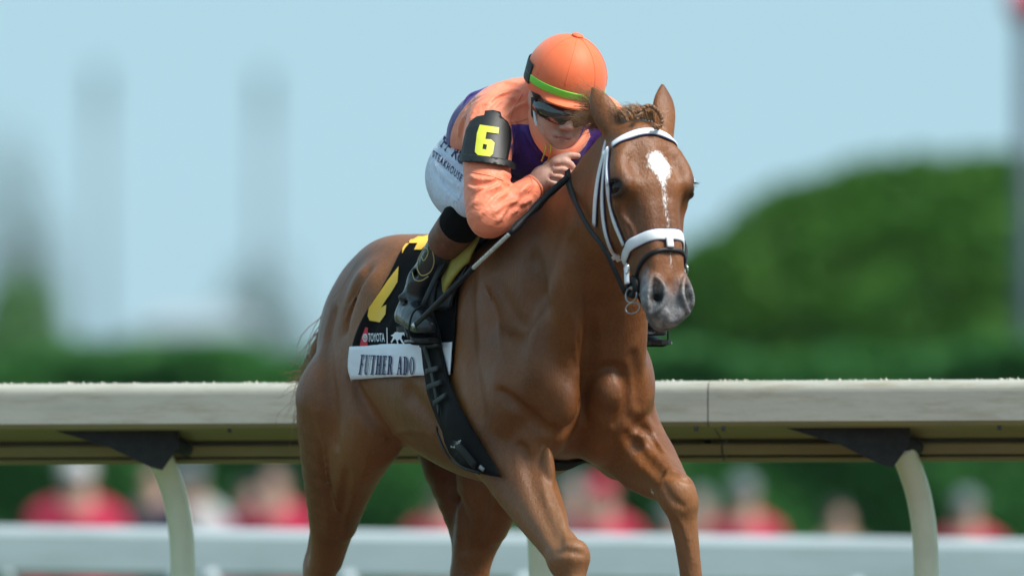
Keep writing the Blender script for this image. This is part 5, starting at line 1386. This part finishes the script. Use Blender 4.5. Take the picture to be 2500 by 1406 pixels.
# far rail of the turf course
far = tag(empty("turf_rail", Matrix.Translation((0, 55, 0))), "blurred white rail farther off between the track rail and the spectators", "rail")
def underf(o): o.matrix_parent_inverse = Matrix.Translation((0, -55, 0)); return o
A, B = world_at(-2200, 1300, 55.6), world_at(4700, 1300, 54.3)
zt = lambda py, Y: world_at(1250, py, Y).z
prof = [(.0, -.17), (.0, -.03), (.012, -.008), (.04, 0), (.20, -.02), (.22, -.05), (.22, -.19), (.19, -.19), (.16, -.14), (.05, -.165), (.03, -.19)]
underf(link("rail_section", extrude("rail_section", prof, (A.x, A.y), (B.x, B.y), zt(1252, 55.6), zt(1346, 54.3)), M_far, far))
for px in (-380, 30, 445, 525, 862, 1290, 1690, 2105, 2520, 2930):
    Y = 55.15 - .0005 * px; w = world_at(px, 1390, Y); zt_ = zt(1278 + 34 * px / 2500, Y) - .125
    underf(link("post", tube_mesh("post", curve3([(w.x, Y + .1, -.05), (w.x, Y + .1, zt_ - .16), (w.x - .01, Y + .08, zt_ - .10), (w.x - .03, Y + .06, zt_ - .05)], 5), .034, 14), M_far, far))

# ------------------------------------------------------------------ spectators in the infield
def person_meshes():
    out = {}
    def grab(name, lo, hi, h, fn, relax=1):
        C = Clay(*[np.arange(a, b, h) for a, b in zip(lo, hi)], .08); fn(C); v, q = C.mesh(relax); out[name] = np_mesh(name, v, q)
    def body(C):
        C.ell((0, 0, 1.62), (.075, .092, .115), 0); C.ell((0, -.06, 1.57), (.05, .05, .07), .03); C.ell((0, -.098, 1.60), (.012, .02, .022), .01)
        for s_ in (-1, 1): C.ell((s_ * .078, .0, 1.61), (.012, .022, .032), .01)
        C.chain([(0, .01, 1.54, .055), (0, .01, 1.42, .065)], .03)
        C.chain([(0, 0, 1.40, .14), (0, 0, 1.15, .14), (0, 0, .98, .14)], .05)
        for s_ in (-1, 1):
            C.chain([(s_ * .17, 0, 1.40, .055), (s_ * .24, .0, 1.15, .045), (s_ * .23, -.08, .92, .035), (s_ * .22, -.12, .84, .04)], .03)
            C.chain([(s_ * .09, 0, .95, .085), (s_ * .10, 0, .52, .06), (s_ * .10, .02, .10, .042)], .03); C.chain([(s_ * .10, .03, .05, .045), (s_ * .11, -.15, .035, .04)], .02)
    def shirt(C):
        C.chain([(0, .0, 1.42, .10), (0, 0, 1.36, .155), (0, 0, 1.15, .155), (0, 0, .95, .160)], .05)
        for s_ in (-1, 1): C.chain([(s_ * .10, .0, 1.42, .085), (s_ * .18, 0, 1.38, .075), (s_ * .24, 0, 1.17, .062), (s_ * .235, -.06, .98, .05)], .05)
    def trousers(C):
        C.ell((0, 0, .95), (.165, .15, .12), 0)
        for s_ in (-1, 1): C.chain([(s_ * .09, 0, .92, .10), (s_ * .10, 0, .52, .08), (s_ * .10, .02, .10, .065)], .03)
    def cap(C):
        C.ell((0, .005, 1.655), (.092, .108, .095), 0); C.clip(lambda X, Y, Z: 1.64 - Z + 0 * X + 0 * Y); C.ell((0, -.12, 1.645), (.06, .06, .012), .01)
    def hair(C):
        C.ell((0, .02, 1.645), (.088, .098, .11), 0); C.clip(lambda X, Y, Z: np.minimum(1.60 - Z + 0 * X, -Y - .02 + 0 * X + 0 * Z) + 0 * Y)
        C.clip(lambda X, Y, Z: 1.57 - Z + 0 * X + 0 * Y)
    grab("body", (-.36, -.26, -.02), (.36, .22, 1.80), .018, body); grab("shirt", (-.36, -.22, .74), (.36, .22, 1.56), .018, shirt)
    grab("trousers", (-.24, -.22, .0), (.24, .22, 1.12), .018, trousers); grab("cap", (-.14, -.22, 1.58), (.14, .16, 1.80), .012, cap); grab("hair", (-.14, -.14, 1.5), (.14, .16, 1.80), .012, hair)
    return out
PM = person_meshes()
M_skin2 = simple("spectator_skin", (.38, .22, .165), .6, .1, 20)
M_cols = {k: cloth_material("shirt_" + k, c, .85, 600, .3) for k, c in {"red": (.50, .022, .07), "navy": (.018, .025, .06), "pink": (.55, .20, .30), "grey": (.15, .18, .20), "khaki": (.26, .18, .12), "white": (.48, .48, .50), "dark": (.03, .03, .035)}.items()}
def spectator(px, top_px, Y, shirt, head, label, headkind="cap", turn=0.0, trous="navy", wide=1.0):
    w = world_at(px, top_px, Y); z0 = -.45; h = (w.z - z0) / 1.75
    o = bpy.data.objects.new("person", PM["body"].copy()); COL.objects.link(o); o.data.materials.append(M_skin2)
    o.location = (w.x, Y, z0); o.rotation_euler = (0, 0, turn); o.scale = (h * wide, h, h)
    tag(o, label, "person", "spectators in the infield")
    for nm, mt in (("shirt", M_cols[shirt]), ("trousers", M_cols[trous]), (headkind, M_cols[head])):
        link(nm, PM[nm].copy(), mt, o)
spectator(188, 1112, 92, "red", "white", "person in red top with pale cap, left end behind the white rail", "cap", .15, "red", 1.15)
spectator(385, 1118, 96, "navy", "dark", "person in navy top with dark hair beside the left rail post", "hair", -.6)
spectator(462, 1120, 100, "white", "grey", "person in white top behind the left curved rail post", "cap", .4)
spectator(672, 1128, 92, "red", "dark", "dark haired person in red top just left of the horse's hind leg", "hair", -.2, "red")
spectator(606, 1175, 95, "pink", "dark", "person in dusky pink top left of the hind leg", "hair", .3)
spectator(1082, 1165, 94, "red", "dark", "person in red top glimpsed between the horse's hind legs", "cap", .1)
spectator(1398, 1160, 98, "grey", "grey", "person in grey top seen between the horse's forelegs", "hair", .2)
spectator(1468, 1158, 93, "red", "red", "person in red top and red cap seen between the horse's forelegs", "cap", -.1)
spectator(1640, 1225, 94, "red", "grey", "short person in red top behind the raised foreleg", "cap", .2)
spectator(1708, 1195, 98, "grey", "grey", "person in grey top just right of the raised foreleg", "hair", -.3)
spectator(1815, 1158, 92, "red", "grey", "person in red top with grey cap right of the raised foreleg", "cap", .1, "red")
spectator(2048, 1228, 96, "khaki", "dark", "brown clothed person midway along the right part of the rail", "hair", .2)
spectator(2360, 1195, 93, "red", "grey", "person in red top with grey cap right of the right rail post", "cap", .0, "red")

# ------------------------------------------------------------------ hedges, trees, far things
def leaf_mat(name, a, b):
    t = NT(name); c = t.mix(t.noise(.9, 4, .6), a, b); c = t.mix(t.math('MULTIPLY', t.noise(14, 3), .5), c, tuple(v * .55 for v in a))
    t.done(c, .6, None, Specular_IOR_Level=.25)
    tr = t.node("ShaderNodeBsdfTranslucent"); t.l.new(c, tr.inputs[0]); mx = t.node("ShaderNodeMixShader"); mx.inputs[0].default_value = .45
    t.l.new(t.b.outputs[0], mx.inputs[1]); t.l.new(tr.outputs[0], mx.inputs[2]); t.l.new(mx.outputs[0], t.n["Material Output"].inputs["Surface"])
    return t.m
L_dark = leaf_mat("hedge_leaves", (.065, .25, .065), (.11, .34, .085)); L_mid = leaf_mat("tree_leaves", (.030, .155, .016), (.11, .25, .024)); L_haze = leaf_mat("haze_toned_leaves", (.13, .18, .14), (.17, .22, .17)); L_lit = leaf_mat("bright_leaves", (.12, .28, .10), (.18, .34, .13))  # far-tree leaves are paled so the colour itself carries distance haze
M_bark = simple("bark", (.09, .065, .045), .9, .3, 12)
def leaves(name, P, size, seed, mat, parent=None, matrix=None):
    g = np.random.default_rng(seed); n = len(P)
    a = g.normal(size=(n, 3)); a /= np.linalg.norm(a, axis=1)[:, None]; b = np.cross(a, g.normal(size=(n, 3))); b /= np.linalg.norm(b, axis=1)[:, None]
    s_ = size * g.uniform(.6, 1.4, n)[:, None]
    V = np.stack([P - a * s_, P + b * s_ * .55, P + a * s_, P - b * s_ * .55], 1).reshape(-1, 3)
    return link(name, np_mesh(name, V, np.arange(4 * n).reshape(n, 4), False), mat, parent, matrix)
def crown_points(n, rx, ry, rz, cz, seed, lumps=48, base=-.9, smooth=False):
    g = np.random.default_rng(seed)
    c = g.normal(size=(lumps, 3)); c /= np.linalg.norm(c, axis=1)[:, None]; c *= (g.uniform(.87, .90, lumps) if smooth else g.uniform(.45, .80, lumps))[:, None]; c = c[c[:, 2] > base]
    r = g.uniform(.08, .12, len(c)) if smooth else g.uniform(.26, .42, len(c)); k = g.integers(0, len(c), n); d = g.normal(size=(n, 3)); d /= np.linalg.norm(d, axis=1)[:, None]
    p = c[k] + d * (r[k] * g.uniform(.35, 1.0, n) ** .4)[:, None]
    return p * np.array([rx, ry, rz]) + np.array([0, 0, cz])
def tree(px, top_px, Y, rx_px, label, mat, seed, cat="tree", base=-.45, n=9000, smooth=False, name="tree"):
    s_ = F / Y; w = world_at(px, top_px, Y); rx = rx_px / s_; H = w.z - base; trunk_h = min(.22 * H, 2.0); rz = (H - trunk_h * .6) / 2; cz = trunk_h * .6 + rz
    o = tag(empty(name, Matrix.Translation((w.x, Y, base))), label, cat, "trees beyond the course")
    leaves("crown", crown_points(n, rx, rx * .9, rz * 1.08, cz, seed, 900 if smooth else 48, -.9, smooth), .085 if smooth else max(.09, rx * .045), seed, mat, o)
    if smooth:
        bm = bmesh.new(); bmesh.ops.create_icosphere(bm, subdivisions=4, radius=1)
        for v in bm.verts: v.co = Vector((v.co.x * rx * .90, v.co.y * rx * .81, v.co.z * rz * .97 + cz)) * 1.0
        me = bpy.data.meshes.new('crown_core'); bm.to_mesh(me); bm.free(); link('crown_core', me, mat, o)
    g = random.Random(seed); tr = max(.12, H * .022)
    link("trunk", tube_mesh("trunk", curve3([(0, 0, -.2), (.03 * H, 0, H * .2), (-.02 * H, .01, H * .45), (0, 0, H * .72)], 4), [tr * (1.25 - .9 * i / 12) for i in range(13)], 9), M_bark, o)
    for k in range(5):
        a = k * 1.256 + g.random(); h0 = H * (.22 + .08 * k)
        link("limb", tube_mesh("limb", curve3([(0, 0, h0), (math.cos(a) * rx * .3, math.sin(a) * rx * .3, h0 + H * .12), (math.cos(a) * rx * .6, math.sin(a) * rx * .6, h0 + H * .2)], 4), [tr * (.5 - .4 * i / 8) for i in range(9)], 7), M_bark, o)
    return o
def hedge(x0, x1, Y, top_px0, top_px1, depth, label, mat, seed, n):
    g = np.random.default_rng(seed); A, B = world_at(x0, 1000, Y).x, world_at(x1, 1000, Y).x
    o = tag(empty("hedge", Matrix.Translation(((A + B) / 2, Y, -.45))), label, "hedge")
    u = g.random(n); h0, h1 = world_at(0, top_px0, Y).z + .45, world_at(0, top_px1, Y).z + .45; H = h0 + (h1 - h0) * u
    f = g.random(n); X = A + (B - A) * u - (A + B) / 2; lump = .12 * np.sin(X * 2.1) + .10 * np.sin(X * 5.3 + 1)
    z = np.where(f < .65, H * g.random(n) ** .8, H - .05 * g.random(n)) + lump * .4; y = np.where(f < .65, -depth * .5 + .12 * g.random(n) + .10 * np.sin(X * 3 + z * 4), depth * (g.random(n) - .5))
    leaves("foliage", np.stack([X, y, z], 1), .085, seed, mat, o)
    v = [(A - (A + B) / 2, -depth * .38, 0), (B - (A + B) / 2, -depth * .38, 0), (B - (A + B) / 2, depth * .38, 0), (A - (A + B) / 2, depth * .38, 0)]
    v += [(p[0], p[1], (h0 if i in (0, 3) else h1) * .93) for i, p in enumerate(v)]
    link("core", py_mesh("core", v, [(0, 1, 5, 4), (1, 2, 6, 5), (2, 3, 7, 6), (3, 0, 4, 7), (4, 5, 6, 7)], False), mat, o)
hedge(-4200, 6700, 108, 880, 870, 2.2, "long dark green clipped hedge behind the spectators", L_dark, 3, 150000)
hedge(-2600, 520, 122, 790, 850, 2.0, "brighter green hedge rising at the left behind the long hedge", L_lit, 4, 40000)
tree(2380, 408, 132, 960, "large round dark green tree filling the right background", L_mid, 21, n=110000, smooth=True)
tree(655, 560, 560, 150, "hazy grey green tree left of the horse's rump", L_haze, 31)
tree(20, 260, 680, 110, "faint tall pale tree at the left edge", L_haze, 32)
tree(110, 500, 690, 80, "faint low pale tree near the left edge", L_haze, 33)
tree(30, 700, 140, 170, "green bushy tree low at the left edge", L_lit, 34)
tree(1000, 700, 600, 240, "hazy grey green tree mostly hidden behind the horse's rump", L_haze, 35)
def mast(px, top_px, Y, wpx, label):
    s_ = F / Y; w = world_at(px, top_px, Y); o = tag(empty("light_mast", Matrix.Translation((w.x, Y, -.45))), label, "mast", "pale light masts"); r = wpx / s_ / 2; H = w.z + .45
    m = simple("haze_toned_steel", (.13, .17, .20), .5, .1, 1)  # faint blue-grey tone puts distance haze into the paint
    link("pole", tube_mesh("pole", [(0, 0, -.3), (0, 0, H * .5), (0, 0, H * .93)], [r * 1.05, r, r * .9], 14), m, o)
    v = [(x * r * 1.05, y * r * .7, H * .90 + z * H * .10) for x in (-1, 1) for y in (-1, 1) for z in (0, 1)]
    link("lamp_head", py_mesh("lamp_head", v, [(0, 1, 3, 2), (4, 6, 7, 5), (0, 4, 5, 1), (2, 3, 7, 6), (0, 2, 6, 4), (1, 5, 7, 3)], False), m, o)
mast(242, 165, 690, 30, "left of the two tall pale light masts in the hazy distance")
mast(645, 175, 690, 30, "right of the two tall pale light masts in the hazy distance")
# low white marquee far off
w0, w1 = world_at(330, 800, 330), world_at(640, 800, 330); zt0 = world_at(480, 755, 330).z; ze = world_at(480, 815, 330).z
tent = tag(empty("marquee", Matrix.Translation(((w0.x + w1.x) / 2, 330, -.45))), "low white marquee far beyond the left hedge", "marquee"); hw = (w1.x - w0.x) / 2
v = [(x * hw, y, z) for x in (-1, 1) for y in (-4, 4) for z in (0, ze + .45)] 
M_tent = simple("white_canvas", (.28, .33, .36), .8, .05, 1)
link("wall", py_mesh("wall", v, [(0, 1, 3, 2), (4, 6, 7, 5), (0, 4, 5, 1), (2, 3, 7, 6)], False), M_tent, tent)
link("roof", py_mesh("roof", [(-hw * 1.04, -4.3, ze + .45), (hw * 1.04, -4.3, ze + .45), (hw * 1.04, 4.3, ze + .45), (-hw * 1.04, 4.3, ze + .45), (-hw * .6, 0, zt0 + .45), (hw * .6, 0, zt0 + .45)], [(0, 1, 5, 4), (1, 2, 5), (2, 3, 4, 5), (3, 0, 4)], False), M_tent, tent)
# pole with red top at the right edge
w = world_at(2508, 30, 118); pole = tag(empty("marker_pole", Matrix.Translation((w.x, 118, -.45))), "tall dark blue grey pole with a red top at the right edge", "pole")
link("shaft", tube_mesh("shaft", [(0, 0, -.2), (0, 0, w.z + .40)], .085, 16), simple("blue_grey_paint", (.035, .06, .085), .6), pole)
bm = bmesh.new(); bmesh.ops.create_uvsphere(bm, u_segments=20, v_segments=14, radius=.17)
for q in bm.verts: q.co.z += w.z + .52
me = bpy.data.meshes.new("finial"); bm.to_mesh(me); bm.free(); me.polygons.foreach_set("use_smooth", [True] * len(me.polygons)); link("finial", me, simple("red_paint", (.55, .04, .07), .4), pole)

# ------------------------------------------------------------------ hazy air
HZ = 6800.0
hv = [(x, y, z) for x in (-HZ, HZ) for y in (-500.0, 2 * HZ) for z in (-1.5, 28.0)]
haze_me = py_mesh("haze", hv, [(0, 1, 3, 2), (4, 6, 7, 5), (0, 4, 5, 1), (2, 3, 7, 6), (0, 2, 6, 4), (1, 5, 7, 3)], False)
hm = bpy.data.materials.new("haze_air"); hm.use_nodes = True; hm.node_tree.nodes.clear()
ho_ = hm.node_tree.nodes.new("ShaderNodeOutputMaterial"); hp = hm.node_tree.nodes.new("ShaderNodeVolumePrincipled")
hp.inputs["Color"].default_value = (.86, .93, 1.0, 1); hp.inputs["Density"].default_value = HAZE; hp.inputs["Anisotropy"].default_value = 0.0
hm.node_tree.links.new(hp.outputs[0], ho_.inputs["Volume"])
tag(link("haze", haze_me, hm), kind="stuff")
